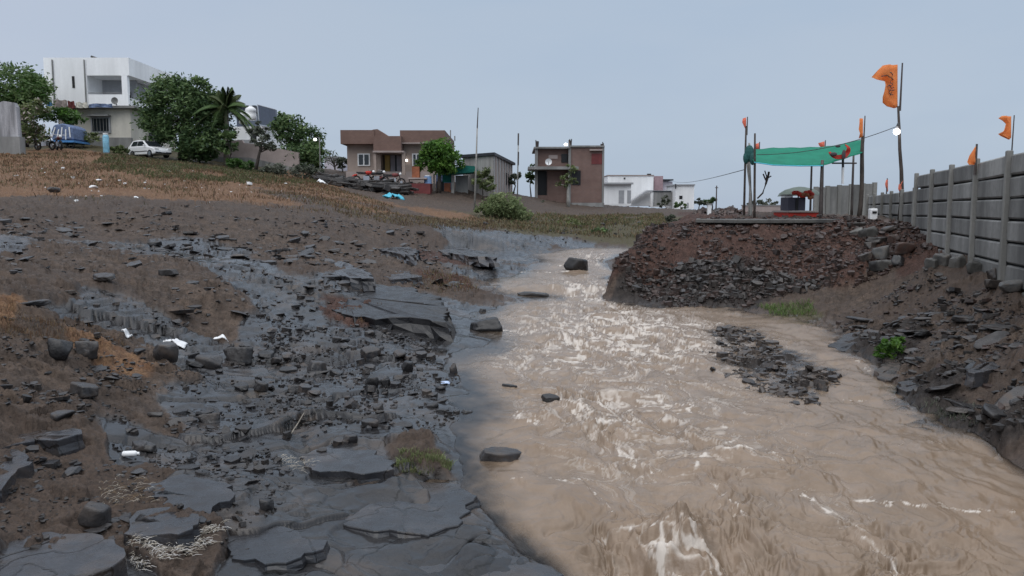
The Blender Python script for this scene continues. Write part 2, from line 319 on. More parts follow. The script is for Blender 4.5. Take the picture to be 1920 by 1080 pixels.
def plain(name, col, rough=.7, var=.25, scale=3., bump=.15, spec=.4, metal=0., rnd=0., streak=False, trans=0.):
    m, nt, b, out = node_mat(name); h = N(nt)
    tc = h.n("ShaderNodeTexCoord").outputs["Object"]
    if streak:
        mp = h.n("ShaderNodeMapping"); mp.inputs["Scale"].default_value = (1, 1, .18); h.put(mp.inputs[0], tc); v = mp.outputs[0]
    else: v = tc
    n1 = h.noise(v, scale, 5, .6); n2 = h.noise(tc, scale * 7, 3)
    d = tuple(c * (1 - var) for c in col); l = tuple(min(1, c * (1 + var * .6)) for c in col)
    c = h.mix(h.ramp(n1, .3, .7), d, l)
    c = h.mix(h.ramp(n2, .35, .75, 0, .35), c, tuple(x * (1 - var * .9) for x in col))
    if rnd:
        oi = h.n("ShaderNodeObjectInfo"); hs = h.n("ShaderNodeHueSaturation")
        h.put(hs.inputs["Value"], h.ramp(oi.outputs["Random"], 0, 1, 1 - rnd, 1 + rnd)); h.put(hs.inputs["Color"], c); c = hs.outputs[0]
    h.put(b.inputs["Base Color"], c); b.inputs["Roughness"].default_value = rough; b.inputs["Specular IOR Level"].default_value = spec; b.inputs["Metallic"].default_value = metal
    if bump: h.put(b.inputs["Normal"], h.bump(h.math('ADD', n1, h.math('MULTIPLY', n2, .4)), bump))
    if trans:
        tr = h.n("ShaderNodeBsdfTranslucent"); h.put(tr.inputs[0], c); mx = h.n("ShaderNodeMixShader"); mx.inputs[0].default_value = trans
        nt.links.new(b.outputs[0], mx.inputs[1]); nt.links.new(tr.outputs[0], mx.inputs[2]); nt.links.new(mx.outputs[0], out.inputs[0])
    return m
def glow(name, col, strength):
    m, nt, b, out = node_mat(name); b.inputs["Base Color"].default_value = (*col, 1); b.inputs["Emission Color"].default_value = (*col, 1); b.inputs["Emission Strength"].default_value = strength
    return m
# ------------------------------------------------------------------ sky and light
wd = bpy.data.worlds.new("World"); S.world = wd; wd.use_nodes = True
nt = wd.node_tree; nt.nodes.clear(); h = N(nt)
SUN_EL, SUN_AZ = R(52), R(205)
sky = h.n("ShaderNodeTexSky"); sky.sky_type = 'NISHITA'; sky.sun_disc = False; sky.sun_elevation = SUN_EL; sky.sun_rotation = SUN_AZ
bg1 = h.n("ShaderNodeBackground"); h.put(bg1.inputs[0], sky.outputs[0]); bg1.inputs[1].default_value = .1
tc = h.n("ShaderNodeTexCoord").outputs["Generated"]
sx = h.n("ShaderNodeSeparateXYZ"); h.put(sx.inputs[0], tc)
mp = h.n("ShaderNodeMapping"); mp.inputs["Scale"].default_value = (1.2, 1.2, 4.5); h.put(mp.inputs[0], tc)
cl = h.noise(mp.outputs[0], 1.5, 4, .5, .3)
low = h.ramp(sx.outputs[2], -.02, .30)
c = h.mix(low, (.365, .44, .555), (.388, .478, .598))
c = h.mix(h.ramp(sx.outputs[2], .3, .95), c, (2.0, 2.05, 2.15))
c = h.mix(h.ramp(cl, .36, .64, 0, .75), c, (.425, .497, .595))
# thinner cloud, lighter and greyer, towards the left
c = h.mix(h.math('MULTIPLY', h.ramp(sx.outputs[0], -.1, -.62), .62), c, (.48, .525, .63))
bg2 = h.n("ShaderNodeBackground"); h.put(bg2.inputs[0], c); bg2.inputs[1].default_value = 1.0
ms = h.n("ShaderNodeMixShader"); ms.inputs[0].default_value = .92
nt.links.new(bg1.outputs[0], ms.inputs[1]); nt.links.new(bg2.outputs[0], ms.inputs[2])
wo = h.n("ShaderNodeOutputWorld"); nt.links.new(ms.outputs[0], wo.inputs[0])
sl = bpy.data.lights.new("sun", 'SUN'); sl.energy = 1.2; sl.angle = R(75); sl.color = (1, .96, .9)
so = bpy.data.objects.new("sun", sl); COL.objects.link(so); so.rotation_euler = (R(90) - SUN_EL, 0, math.pi - SUN_AZ)
S.view_settings.view_transform = 'Standard'; S.view_settings.look = 'None'; S.view_settings.exposure = 0.15; S.view_settings.gamma = 1.0
S.cycles.max_bounces = 6; S.cycles.transparent_max_bounces = 12; S.cycles.use_denoising = True
# ------------------------------------------------------------------ ground materials
def ground_mat():
    m, nt, b, out = node_mat("ground"); h = N(nt)
    tc = h.n("ShaderNodeTexCoord").outputs["Object"]
    a1 = h.n("ShaderNodeAttribute"); a1.attribute_name = "mask"; s1 = h.n("ShaderNodeSeparateColor"); h.put(s1.inputs[0], a1.outputs["Color"])
    a2 = h.n("ShaderNodeAttribute"); a2.attribute_name = "tone"; s2 = h.n("ShaderNodeSeparateColor"); h.put(s2.inputs[0], a2.outputs["Color"])
    rock, dry, grn = s1.outputs[0], s1.outputs[1], s1.outputs[2]; red = a1.outputs["Alpha"]; dark, wet, mud = s2.outputs[0], s2.outputs[1], s2.outputs[2]
    nb = h.noise(tc, 1.3, 6, .6); nm = h.noise(tc, 7, 6, .62); nf = h.noise(tc, 38, 5, .6); ng = h.noise(tc, 130, 3, .6)
    soil = h.mix(h.ramp(nm, .3, .72), (.048, .036, .028), (.128, .094, .073))
    soil = h.mix(h.ramp(nb, .42, .68, 0, .7), soil, (.062, .051, .046))
    soil = h.mix(h.ramp(nf, .5, .72, 0, .85), soil, (.018, .014, .012))
    soil = h.mix(h.ramp(ng, .62, .76, 0, .5), soil, (.16, .125, .10))
    nl = h.noise(tc, .33, 6, .65); soil = h.mix(h.ramp(nl, .38, .62, .75, 0), soil, h.mix(h.ramp(nf, .35, .65), (.04, .031, .027), (.098, .073, .06)))
    dcol = h.mix(h.ramp(nm, .35, .7), (.135, .073, .041), (.205, .122, .068))
    dcol = h.mix(h.ramp(nf, .45, .7, 0, .7), dcol, (.055, .034, .024))
    gcol = h.mix(h.ramp(nf, .35, .7), (.05, .046, .024), (.10, .082, .047))
    rcol = h.mix(h.ramp(nm, .3, .7), (.045, .025, .019), (.09, .05, .039))
    rcol = h.mix(h.ramp(nf, .48, .7, 0, .85), rcol, (.016, .010, .009))
    kcol = h.mix(h.ramp(nm, .3, .7), (.02, .017, .016), (.05, .042, .038))
    c = h.mix(dry, soil, dcol); c = h.mix(grn, c, gcol); c = h.mix(red, c, rcol); c = h.mix(dark, c, kcol)
    rk = h.mix(h.ramp(nb, .35, .68), (.017, .017, .019), (.04, .039, .04))
    rk = h.mix(h.ramp(nf, .5, .75, 0, .6), rk, (.008, .008, .009))
    rk = h.mix(h.math('MULTIPLY', mud, h.ramp(nm, .42, .62)), rk, (.062, .047, .037))
    wp = h.n("ShaderNodeVectorMath"); wp.operation = 'MULTIPLY_ADD'; tx_ = h.n("ShaderNodeTexNoise"); tx_.inputs["Scale"].default_value = 2.2; tx_.inputs["Detail"].default_value = 7; h.put(tx_.inputs["Vector"], tc)
    h.put(wp.inputs[0], tx_.outputs[1]); wp.inputs[1].default_value = (.9, .9, .1); h.put(wp.inputs[2], tc)
    vo = h.n("ShaderNodeTexVoronoi"); vo.feature = 'DISTANCE_TO_EDGE'; vo.inputs["Scale"].default_value = 1.5; h.put(vo.inputs["Vector"], wp.outputs[0])
    ck = h.math('MULTIPLY', h.ramp(vo.outputs["Distance"], .006, .03, 1, 0), rock); rk = h.mix(ck, rk, (.004, .004, .004)); rk = h.mix(h.ramp(nb, .52, .64, 0, .55), rk, (.07, .053, .043))
    c = h.mix(rock, c, rk)
    h.put(b.inputs["Base Color"], c)
    ro = h.mix(rock, h.ramp(nf, .3, .7, .5, .9), h.ramp(nm, .34, .7, .16, .42))
    ro = h.mix(wet, ro, h.ramp(nf, .35, .7, .1, .26))
    h.put(b.inputs["Roughness"], ro); h.put(b.inputs["Specular IOR Level"], h.mix(rock, (.14, .14, .14), (.4, .4, .4)))
    hh = h.math('ADD', h.math('MULTIPLY', nm, .6), h.math('ADD', h.math('MULTIPLY', nf, .55), h.math('SUBTRACT', h.math('MULTIPLY', ng, .25), h.math('MULTIPLY', ck, 1.2))))
    st = h.math('SUBTRACT', .75, h.math('MULTIPLY', rock, .5)); st = h.math('MULTIPLY', st, h.math('SUBTRACT', 1, h.math('MULTIPLY', wet, .85)))
    bp = h.n("ShaderNodeBump"); bp.inputs["Distance"].default_value = .035; h.put(bp.inputs["Strength"], st); h.put(bp.inputs["Height"], hh)
    nt.links.new(bp.outputs[0], b.inputs["Normal"])
    return m
GROUND = ground_mat()
def rock_mat(name, lo, hi, stain=(.10, .078, .062), stain_amt=.5, r0=.25, r1=.55, rnd=.3, bmp=.5, crack=0.):
    m, nt, b, out = node_mat(name); h = N(nt)
    tc = h.n("ShaderNodeTexCoord").outputs["Object"]; oi = h.n("ShaderNodeObjectInfo").outputs["Random"]
    g = h.n("ShaderNodeNewGeometry").outputs["Position"]
    nb = h.noise(g, 2.2, 5, .6); nm = h.noise(g, 9, 6, .6); nf = h.noise(g, 48, 5, .6)
    c = h.mix(h.ramp(nb, .35, .66), lo, hi); c = h.mix(h.ramp(nf, .5, .74, 0, .7), c, tuple(x * .45 for x in lo))
    c = h.mix(h.math('MULTIPLY', h.ramp(nm, .45, .65, 0, stain_amt), h.ramp(oi, .2, .8)), c, stain)
    if crack:
        wp = h.n("ShaderNodeVectorMath"); wp.operation = 'MULTIPLY_ADD'; tx_ = h.n("ShaderNodeTexNoise"); tx_.inputs["Scale"].default_value = 2.5; tx_.inputs["Detail"].default_value = 6; h.put(tx_.inputs["Vector"], g)
        h.put(wp.inputs[0], tx_.outputs[1]); wp.inputs[1].default_value = (.7, .7, .2); h.put(wp.inputs[2], g)
        vo = h.n("ShaderNodeTexVoronoi"); vo.feature = 'DISTANCE_TO_EDGE'; vo.inputs["Scale"].default_value = 1.7; h.put(vo.inputs["Vector"], wp.outputs[0])
        ck = h.math('MULTIPLY', h.ramp(vo.outputs["Distance"], .004, .022, 1, 0), h.ramp(nb, .42, .56)); c = h.mix(h.math('MULTIPLY', ck, .9), c, (.004, .004, .004)); nm = h.math('SUBTRACT', nm, h.math('MULTIPLY', ck, .9))
        c = h.mix(h.ramp(nb, .5, .66, 0, crack), c, (.075, .056, .044))
    hs = h.n("ShaderNodeHueSaturation"); h.put(hs.inputs["Value"], h.ramp(oi, 0, 1, 1 - rnd, 1 + rnd)); h.put(hs.inputs["Color"], c)
    h.put(b.inputs["Base Color"], hs.outputs[0]); h.put(b.inputs["Roughness"], h.ramp(nm, .35, .68, r0, r1))
    h.put(b.inputs["Normal"], h.bump(h.math('ADD', h.math('MULTIPLY', nm, .7), h.math('MULTIPLY', nf, .5)), bmp, .02))
    return m
BASALT = rock_mat("wet_basalt", (.014, .014, .016), (.042, .04, .041), (.07, .053, .042))
BLACKROCK = rock_mat("black_basalt", (.006, .006, .008), (.018, .018, .02), (.03, .025, .022), .3, .25, .5, .1)
SLAB = rock_mat("smooth_wet_basalt", (.023, .024, .028), (.043, .044, .05), (.055, .043, .035), stain_amt=.4, bmp=.25, crack=.45, r0=.13, r1=.42, rnd=.12)
RUBBLE = rock_mat("red_rubble", (.03, .019, .016), (.085, .053, .044), (.05, .046, .045), .7, .35, .75)
DARKRUB = rock_mat("dark_rubble", (.018, .016, .016), (.055, .047, .043), (.08, .06, .047), .6, .25, .65)
GREYSTONE = rock_mat("grey_step_stone", (.05, .05, .05), (.11, .108, .1), (.09, .07, .055), .4, .4, .7)
# ------------------------------------------------------------------ the ground sheet
def axis_u():
    a = np.linspace(-.69, .69, 1060); d = np.geomspace(.012, .9, 46)
    l = a[0] - np.cumsum(d * .18)[:46]; r = a[-1] + np.cumsum(d * .18)[:46]
    return np.concatenate([l[::-1], a, r])
def axis_y():
    y = [1.0]
    while y[-1] < 3.5: y.append(y[-1] + .05)
    while y[-1] < 72: y.append(y[-1] + min(.00052 * y[-1] ** 2, .55))
    while y[-1] < 900: y.append(y[-1] * 1.07)
    return np.array(y)
U = axis_u(); YY = axis_y()
GU, GY = np.meshgrid(U, YY); GX = GU * GY
GZ, MK = terrain(GX, GY)
nr, nc = GX.shape
def quads_of(nr, nc):
    i = np.arange((nr - 1) * (nc - 1)); r = i // (nc - 1); c = i % (nc - 1); a = r * nc + c
    return np.stack([a, a + 1, a + nc + 1, a + nc], -1)
QD = quads_of(nr, nc)
WZ = water_z(GY); depth = WZ - GZ
shore = sstep(-.09, .0, depth)
pt = MK['patch']
dryw = sstep(.3, .6, MK['dry'] + pt * .5); grnw = sstep(.3, .62, MK['green'] + pt * .6)
redw = sstep(.28, .55, MK['red'] + pt * .25); darkw = sstep(.3, .6, MK['dark'] + pt * .6)
film = sstep(.05, .35, fbm(GX * .55, GY * .55, 4, 131) + .25 * MK['rock'] - .05) * MK['rock']
wet = np.clip(np.maximum(np.maximum(film * .5, shore * .8), MK['pud'] * .85), 0, 1)
mud = sstep(-.2, .4, fbm(GX * 1.4, GY * 1.4, 4, 141)) * (1 - .8 * film) * (1 - .85 * MK['pud'])
mask = np.stack([MK['rock'], dryw, grnw, redw], -1).reshape(-1, 4); tone = np.stack([darkw, wet, mud, np.ones_like(wet)], -1).reshape(-1, 4)
V = np.stack([GX, GY, GZ], -1).reshape(-1, 3)
# the heap of excavated earth is its own piece of the same sheet
mound_out = [onz(1120,536,.1), onz(1145,560,.07), onz(1250,577,.07), onz(1340,582,.07), onz(1420,574,.1), onz(1500,566,.16), at(1600,525,15.4), at(1680,500,15.4), at(1748,470,15.6), at(1742,440,17.2), at(1700,416,19.4), at(1690,412,22), at(1500,411,23), at(1290,412,22), at(1215,440,20.5), at(1140,490,19)]
def inside(poly, X, Y):
    r = np.zeros(X.shape, bool); n = len(poly)
    for i in range(n):
        x0, y0 = poly[i][0], poly[i][1]; x1, y1 = poly[(i + 1) % n][0], poly[(i + 1) % n][1]
        r ^= ((y0 > Y) != (y1 > Y)) & (X < (x1 - x0) * (Y - y0) / (y1 - y0 + 1e-12) + x0)
    return r
fc = V[QD].mean(1); inm = inside(mound_out, fc[:, 0] + .25 * perlin(fc[:, 0] * 2, fc[:, 1] * 2, 5), fc[:, 1] + .25 * perlin(fc[:, 0] * 2, fc[:, 1] * 2, 6))
def sub(name, sel, kind):
    q = QD[sel]; u, inv = np.unique(q, return_inverse=True)
    o = link(name, grid_mesh(name, V[u], inv.reshape(-1, 4), [GROUND], {"mask": mask[u], "tone": tone[u]})); tag(o, kind=kind); return o
sub("ground", ~inm, "structure"); o = sub("earth_mound", inm, "structure")
# ------------------------------------------------------------------ the stream
def blob(px, py, r, X, Y, sx=1., sy=1.):
    p = onz(px, py, 0.0); return np.exp(-(((X - p.x) / (r * sx)) ** 2 + ((Y - p.y) / (r * sy)) ** 2))
wy = [1.0]
while wy[-1] < 3.6: wy.append(wy[-1] + .04)
while wy[-1] < 48: wy.append(wy[-1] + .00052 * wy[-1] ** 2)
wu = np.concatenate([np.linspace(-.22, .70, 900), np.linspace(.71, 1.6, 60)])
WU, WY = np.meshgrid(wu, np.array(wy)); WX = WU * WY
bz, _ = terrain(WX, WY); lvl = water_z(WY); dep = lvl - bz
rough = .1 + 1.0 * blob(1150, 640, 1.6, WX, WY, 1.1, 2.) + .6 * blob(1100, 565, 1.2, WX, WY, 1, 2.4) + 1.2 * blob(1060, 745, .5, WX, WY) + 1.1 * blob(1130, 800, .6, WX, WY) + .9 * blob(1350, 860, .7, WX, WY) + 2.2 * blob(1270, 985, .42, WX, WY) + 1.6 * blob(1060, 1050, .4, WX, WY) + 1.2 * blob(1640, 1000, .6, WX, WY)
open_w = sstep(.02, .22, dep)
wxp = WX + .3 * fbm(WX * 1.3, WY * 1.3, 3, 201); wyp = WY + .3 * fbm(WX * 1.3, WY * 1.3, 3, 207)
n1 = fbm(wxp * 2.2, wyp * 1.8, 4, 211); n2 = fbm(wxp * 5.5, wyp * 4.2, 4, 221); n3 = fbm(WX * 15, WY * 11, 3, 231)
n0 = fbm(WX * .9 + 5, WY * .7, 3, 209)
wave = (.05 * n0 + .05 * n1 * (.6 + .6 * rough) + .05 * (.6 - 1.6 * np.sqrt(n2 * n2 + .05)) * rough + .006 * n3 * (.35 + rough)) * open_w
def hump(px, py, r, a, sx=1., sy=1.): return a * blob(px, py, r, WX, WY, sx, sy)
wave = wave + (hump(1265, 975, .16, .09) + hump(1300, 990, .13, .06) + hump(1230, 1000, .16, .05) + hump(1090, 770, .16, .06, 1.4) + hump(1140, 800, .2, .05, 1.5) + hump(1355, 858, .3, .05, 1.4, .7)
    + hump(1085, 1050, .16, .06) + hump(1140, 625, .6, .05, 1.6, .5) + hump(1040, 640, .4, .05, 1.2, .5)) * (1.1 + 1.5 * np.abs(n2)) * open_w
# a step where the sheet of water folds over the rock at the bottom of the view
fold = sstep(4.95, 4.35, WY + .35 * n1 - .12 * WX) * sstep(.2, .7, WX) * sstep(1.9, 1.1, WX)
wave = wave - fold * (.09 + .08 * np.abs(fbm(WX * 7, WY * 1.6, 3, 241)))
lines = []
def fline(pts, w, a):
    q = [onz(x, y, 0.02) for x, y in pts]; best = np.full(WX.shape, 9.)
    jx = WX + .09 * n2 + .05 * n3; jy = WY + .10 * n1 + .06 * n2 + .05 * n3
    for p0, p1 in zip(q[:-1], q[1:]):
        dx, dy = p1.x - p0.x, p1.y - p0.y; L = dx * dx + dy * dy + 1e-9
        t = np.clip(((jx - p0.x) * dx + (jy - p0.y) * dy) / L, 0, 1)
        best = np.minimum(best, np.hypot(jx - p0.x - t * dx, jy - p0.y - t * dy))
    return a * (np.exp(-(best / (w * .5)) ** 2) + .35 * np.exp(-(best / (w * 1.6)) ** 2) * (n3 > .1))
foam_l = np.zeros(WX.shape)
for pts, w, a in [
    ([(1590,918),(1640,914),(1700,918),(1790,928),(1930,930)], .03, .6), ([(1495,902),(1540,918),(1570,932),(1620,970),(1680,1012),(1700,1040),(1720,1075)], .028, .62),
    ([(960,886),(1095,885),(1120,905),(1150,935)], .018, .55), ([(1140,965),(1200,962),(1235,975),(1250,1010),(1290,1040),(1330,1075)], .05, .9), ([(1290,880),(1330,858),(1390,852),(1450,848),(1465,862)], .03, .7),
    ([(970,770),(990,790),(1025,797)], .025, .8), ([(1020,1045),(1050,1060),(1090,1075)], .05, 1.), ([(860,1004),(900,1014),(960,1030),(1010,1040)], .03, .95), ([(965,1000),(990,1020),(1010,1045)], .025, .7),
    ([(1050,745),(1090,765),(1100,785),(1140,800),(1200,795)], .035, .8), ([(930,622),(1000,630),(1090,632),(1160,630)], .06, .9), ([(1165,645),(1195,655),(1180,690)], .05, .7), ([(1060,640),(1090,660),(1080,680)], .06, .6),
    ([(1100,600),(1180,590),(1300,592)], .05, .6), ([(1200,625),(1290,615),(1380,612)], .04, .7), ([(950,527),(1010,530),(1090,526)], .10, 1.1), ([(955,520),(1010,518),(1060,520)], .06, .5), ([(1080,470),(1130,468),(1170,462)], .16, 1.2), ([(1060,545),(1100,560),(1090,585)], .06, .8),
    ([(1240,750),(1290,760),(1300,772)], .03, .9), ([(1340,795),(1380,797)], .025, .7), ([(1360,830),(1385,815)], .025, .8), ([(1170,840),(1230,880)], .03, .7), ([(1340,895),(1370,925),(1400,945)], .025, .6),
    ([(1590,745),(1660,746)], .02, .5), ([(1590,670),(1640,700)], .04, .4), ([(1690,800),(1790,840)], .05, .25), ([(1100,1075),(1180,1040),(1240,1020)], .04, .5), ([(1500,1040),(1560,1075)], .04, .35)]:
    foam_l = np.maximum(foam_l, fline(pts, w, a))
fd = (.2 * blob(1190, 770, .9, WX, WY, 1, 1.6) + .14 * blob(1240, 900, .6, WX, WY, 1, 1.8) + 1.0 * blob(1150, 635, 1.6, WX, WY, 1.15, 1.9) + .8 * blob(1110, 560, 1.0, WX, WY, 1, 2.6) + .7 * blob(1120, 510, 1.2, WX, WY, .8, 3.) + .42 * blob(1090, 770, .6, WX, WY) + .2 * blob(1150, 850, .8, WX, WY) + .2 * blob(1370, 840, .7, WX, WY) + .6 * blob(1270, 1015, .3, WX, WY) + .35 * blob(1080, 1055, .3, WX, WY) + .12 * blob(1600, 960, .8, WX, WY) + .1 * blob(1700, 830, .8, WX, WY) + .25 * blob(1080, 1060, .3, WX, WY) + .25 * blob(1310, 760, .6, WX, WY) + .3 * blob(1000, 690, .6, WX, WY))
q1 = 1 - np.abs(fbm(wxp * 2.6, wyp * 2.0, 4, 251)) * 2.6; q2 = 1 - np.abs(fbm(wxp * 6.5, wyp * 4.6, 3, 261)) * 2.4
fleck = sstep(.62, .9, fbm(WX * 19, WY * 12, 2, 271) + .5)
q3 = 1 - np.abs(fbm(wxp * 11, wyp * 7.5, 3, 266)) * 2.2
net = np.maximum(sstep(.60, .98, q1 * .6 + q2 * .4 + .05), sstep(.62, 1., q2 * .5 + q3 * .5) * .75 * np.clip(fd, 0, 1))
brk = sstep(-.35, .25, fbm(WX * 7, WY * 5, 3, 281))
lace = sstep(.58, .95, 1 - np.abs(fbm(wxp * 8.5 + n1, wyp * 6 + n2, 4, 291)) * 2.3) * sstep(-.3, .25, fbm(wxp * 2.2, wyp * 1.8, 3, 295))
def web(fx, fy, w, sd, warp): 
    v = fbm(wxp * fx + warp * n1, wyp * fy + warp * n2, 4, sd); return np.exp(-(v / w) ** 2)
gate = sstep(-.35, .2, fbm(wxp * 1.7, wyp * 1.3, 3, 295)); gate2 = sstep(-.2, .3, fbm(wxp * 4, wyp * 3, 3, 297))
lace = np.maximum(np.maximum(web(2.1, .85, .12, 801, .55) * (.35 + .65 * gate2), web(4.3, 1.6, .16, 805, .45) * .8 * gate), web(9, 3, .14, 809, .3) * .3 * gate2 * gate)
fdc = np.clip(fd, 0, 1)
foam = np.clip(lace * fdc ** .8 * 1.15 + foam_l * (.22 + .95 * brk * (.35 + .65 * sstep(-.1, .3, n2 + n3))), 0, 1)
foam = np.where(foam < .05, 0, foam) * sstep(-.01, .05, dep)
silt = .5 + .5 * np.clip(n1 * .9 + rough * .18, -1, 1)
quiet = sstep(.16, .02, dep)
WV = np.stack([WX, WY, lvl + wave + foam * .006 - .035 * sstep(.014, -.012, dep)], -1).reshape(-1, 3)
wq = quads_of(*WX.shape); keep = (dep.ravel()[wq].max(1) > -.03)
# stay on the connected channel: low ground only
wq = wq[keep]; u, inv = np.unique(wq, return_inverse=True)
wat = np.stack([foam, sstep(-.004, .17, dep + .03 * n2 * sstep(.2, 0, dep)), silt, np.clip(fd, 0, 1) * (.4 + .6 * sstep(-.3, .3, n2))], -1).reshape(-1, 4)
def water_mat():
    m, nt, b, out = node_mat("muddy_water"); h = N(nt)
    tc = h.n("ShaderNodeTexCoord").outputs["Object"]
    a = h.n("ShaderNodeAttribute"); a.attribute_name = "water"; s = h.n("ShaderNodeSeparateColor"); h.put(s.inputs[0], a.outputs["Color"])
    n1 = h.noise(tc, 3, 5, .6); n2 = h.noise(tc, 16, 4, .6); n3 = h.noise(tc, 60, 3)
    c = h.mix(h.ramp(n1, .3, .7), (.185, .136, .096), (.245, .182, .132)); c = h.mix(h.ramp(s.outputs[2], .45, .95, 0, .5), c, (.215, .15, .10))
    c = h.mix(h.math('MULTIPLY', a.outputs['Alpha'], h.ramp(h.math('ADD', h.math('MULTIPLY', n2, .6), h.math('MULTIPLY', n3, .4)), .36, .62, 0, .6)), c, (.40, .335, .285))
    fo = h.ramp(h.math('MULTIPLY', s.outputs[0], h.math('ADD', .75, h.math('MULTIPLY', n3, .5))), .08, .8, 0, .95)
    c = h.mix(fo, c, (.58, .525, .47))
    h.put(b.inputs["Base Color"], c); h.put(b.inputs["Roughness"], h.ramp(fo, 0, 1, .27, .6)); b.inputs["IOR"].default_value = 1.333
    mp = h.n("ShaderNodeMapping"); mp.inputs["Scale"].default_value = (1, .7, 1); h.put(mp.inputs[0], tc)
    hh = h.math('ADD', h.math('MULTIPLY', h.noise(mp.outputs[0], 8, 3, .5), .8), h.math('MULTIPLY', n3, .25))
    h.put(b.inputs["Normal"], h.bump(hh, .26, .03))
    tr = h.n("ShaderNodeBsdfTransparent"); mx = h.n("ShaderNodeMixShader")
    h.put(mx.inputs[0], h.math('MAXIMUM', h.math('MULTIPLY', s.outputs[1], .98), fo)); 
    gl = h.n("ShaderNodeBsdfGlossy"); gl.inputs["Roughness"].default_value = .14; fr = h.n("ShaderNodeFresnel"); fr.inputs[0].default_value = 1.4; ms2 = h.n("ShaderNodeMixShader")
    h.put(ms2.inputs[0], fr.outputs[0]); nt.links.new(tr.outputs[0], ms2.inputs[1]); nt.links.new(gl.outputs[0], ms2.inputs[2])
    nt.links.new(ms2.outputs[0], mx.inputs[1]); nt.links.new(b.outputs[0], mx.inputs[2]); nt.links.new(mx.outputs[0], out.inputs[0])
    return m
o = link("stream_water", grid_mesh("stream_water", WV[u], inv.reshape(-1, 4), [water_mat()], {"water": wat[u]})); tag(o, kind="structure")
# ------------------------------------------------------------------ rocks
def hull_pts(pts, bev=.0):
    bm = bmesh.new()
    for p in pts: bm.verts.new(p)
    r = bmesh.ops.convex_hull(bm, input=bm.verts)
    bmesh.ops.delete(bm, geom=list({g for g in r['geom_interior'] + r['geom_unused'] if isinstance(g, bmesh.types.BMVert) and g.is_valid}), context='VERTS')
    if bev:
        bmesh.ops.dissolve_limit(bm, angle_limit=R(14), verts=bm.verts, edges=bm.edges)
        bmesh.ops.bevel(bm, geom=list(bm.edges), offset=bev, segments=1, affect='EDGES', clamp_overlap=True)
        bmesh.ops.triangulate(bm, faces=bm.faces)
    bm.verts.index_update(); v = np.array([x.co[:] for x in bm.verts]); f = np.array([[q.index for q in x.verts] for x in bm.faces if len(x.verts) == 3]); bm.free()
    return v, f
def rock_pts(kind):
    pts = []
    if kind == 'slab':
        n = random.randint(5, 7); a0 = random.random() * 6; rr = [random.uniform(.7, 1.1) for _ in range(n)]
        for z, k in ((.5, 1), (-.5, random.uniform(.85, 1.1))):
            for i in range(n):
                a = a0 + 2 * math.pi * i / n + random.uniform(-.15, .15)
                pts.append((math.cos(a) * rr[i] * k * .5, math.sin(a) * rr[i] * k * .5, z * (1 + random.uniform(-.25, .25))))
    else:
        for _ in range(15):
            v = Vector((random.gauss(0, 1), random.gauss(0, 1), random.gauss(0, 1))).normalized()
            m = max(abs(v.x), abs(v.y), abs(v.z)); v = v * (.62 + .38 / m * .75) * random.uniform(.85, 1.05) * .5
            pts.append(tuple(v))
    return pts
def rock_mesh(kind, m, bev=.04):
    bm = bmesh.new(); bmesh.ops.create_icosphere(bm, subdivisions=4, radius=1); v = np.array([q.co[:] for q in bm.verts]); bm.verts.index_update(); f = np.array([[q.index for q in p.verts] for p in bm.faces]); bm.free()
    n = random.randint(8, 13); r = np.full(len(v), 9.)
    for i in range(n):
        d = RNG.normal(size=3); d[2] *= .35 if kind == 'slab' else .8; d /= np.linalg.norm(d); k = v @ d; r = np.minimum(r, np.where(k > .05, RNG.uniform(.55, .95) / np.maximum(k, .05), 9))
    for sg in (1, -1):
        d = np.array([RNG.normal() * .14, RNG.normal() * .14, sg]); d /= np.linalg.norm(d); k = v @ d; r = np.minimum(r, np.where(k > .02, RNG.uniform(.5, .62) / np.maximum(k, .02), 9))
    r = np.minimum(r, 1.15); p = v * r[:, None]; sd = random.random() * 90
    p += v * (.05 * fbm(p[:, 0] * 2.5 + sd, p[:, 1] * 2.5 + p[:, 2] * 1.7, 4, 701) + .02 * np.abs(fbm(p[:, 0] * 6 + sd, p[:, 2] * 7 + p[:, 1] * 2, 3, 705)))[:, None]
    e = p.max(0) - p.min(0); p = (p - (p.max(0) + p.min(0)) / 2) / e
    return grid_mesh("rock", p, f, [m], smooth=True)
def raw(kind): return hull_pts(rock_pts(kind))
ROCKS = [rock_mesh('lump', BASALT) for _ in range(8)]; SLABS = [rock_mesh('slab', BASALT) for _ in range(8)]
RROCKS = [rock_mesh('lump', RUBBLE) for _ in range(6)]; GSLABS = [rock_mesh('slab', GREYSTONE) for _ in range(4)]; DSLABS = [rock_mesh('slab', DARKRUB) for _ in range(5)]
BLACKS = [rock_mesh('slab', BLACKROCK) for _ in range(2)]
RAW = [raw('lump') for _ in range(7)] + [raw('slab') for _ in range(5)]
def put_rock(me, x, y, z, sx, sy, sz, rz, tilt, label, group, name="rock", sink=.25):
    o = link(name, me); o.location = (x, y, z + sz * (.5 - sink)); o.scale = (sx, sy, sz)
    o.rotation_euler = (random.gauss(0, tilt), random.gauss(0, tilt), rz)
    return tag(o, label, "rock", group)
def boulder(px, py, w, hpx, label, kind='lump', name="rock", mats=None, deep=.8, sink=.25, group=None, tilt=.08, rz=None):
    g = ground(px, py); q = onz(px, py, 0.0)
    for _ in range(4): q = onz(px, py, float(water_z(q.y)))
    if g.z < water_z(g.y) - .01 and px > 800 and px < 1500: g = Vector((q.x, q.y, q.z - .02))
    s = g.y / F; me = random.choice(mats or (ROCKS if kind == 'lump' else SLABS))
    return put_rock(me, g.x, g.y + w * s * .3, g.z, w * s * 1.05, w * s * deep, hpx * s * 1.35, random.uniform(-.3, .3) if rz is None else rz, tilt, label, group, name, sink)
def zone(pts): return [tuple(ground(*p)) for p in pts]
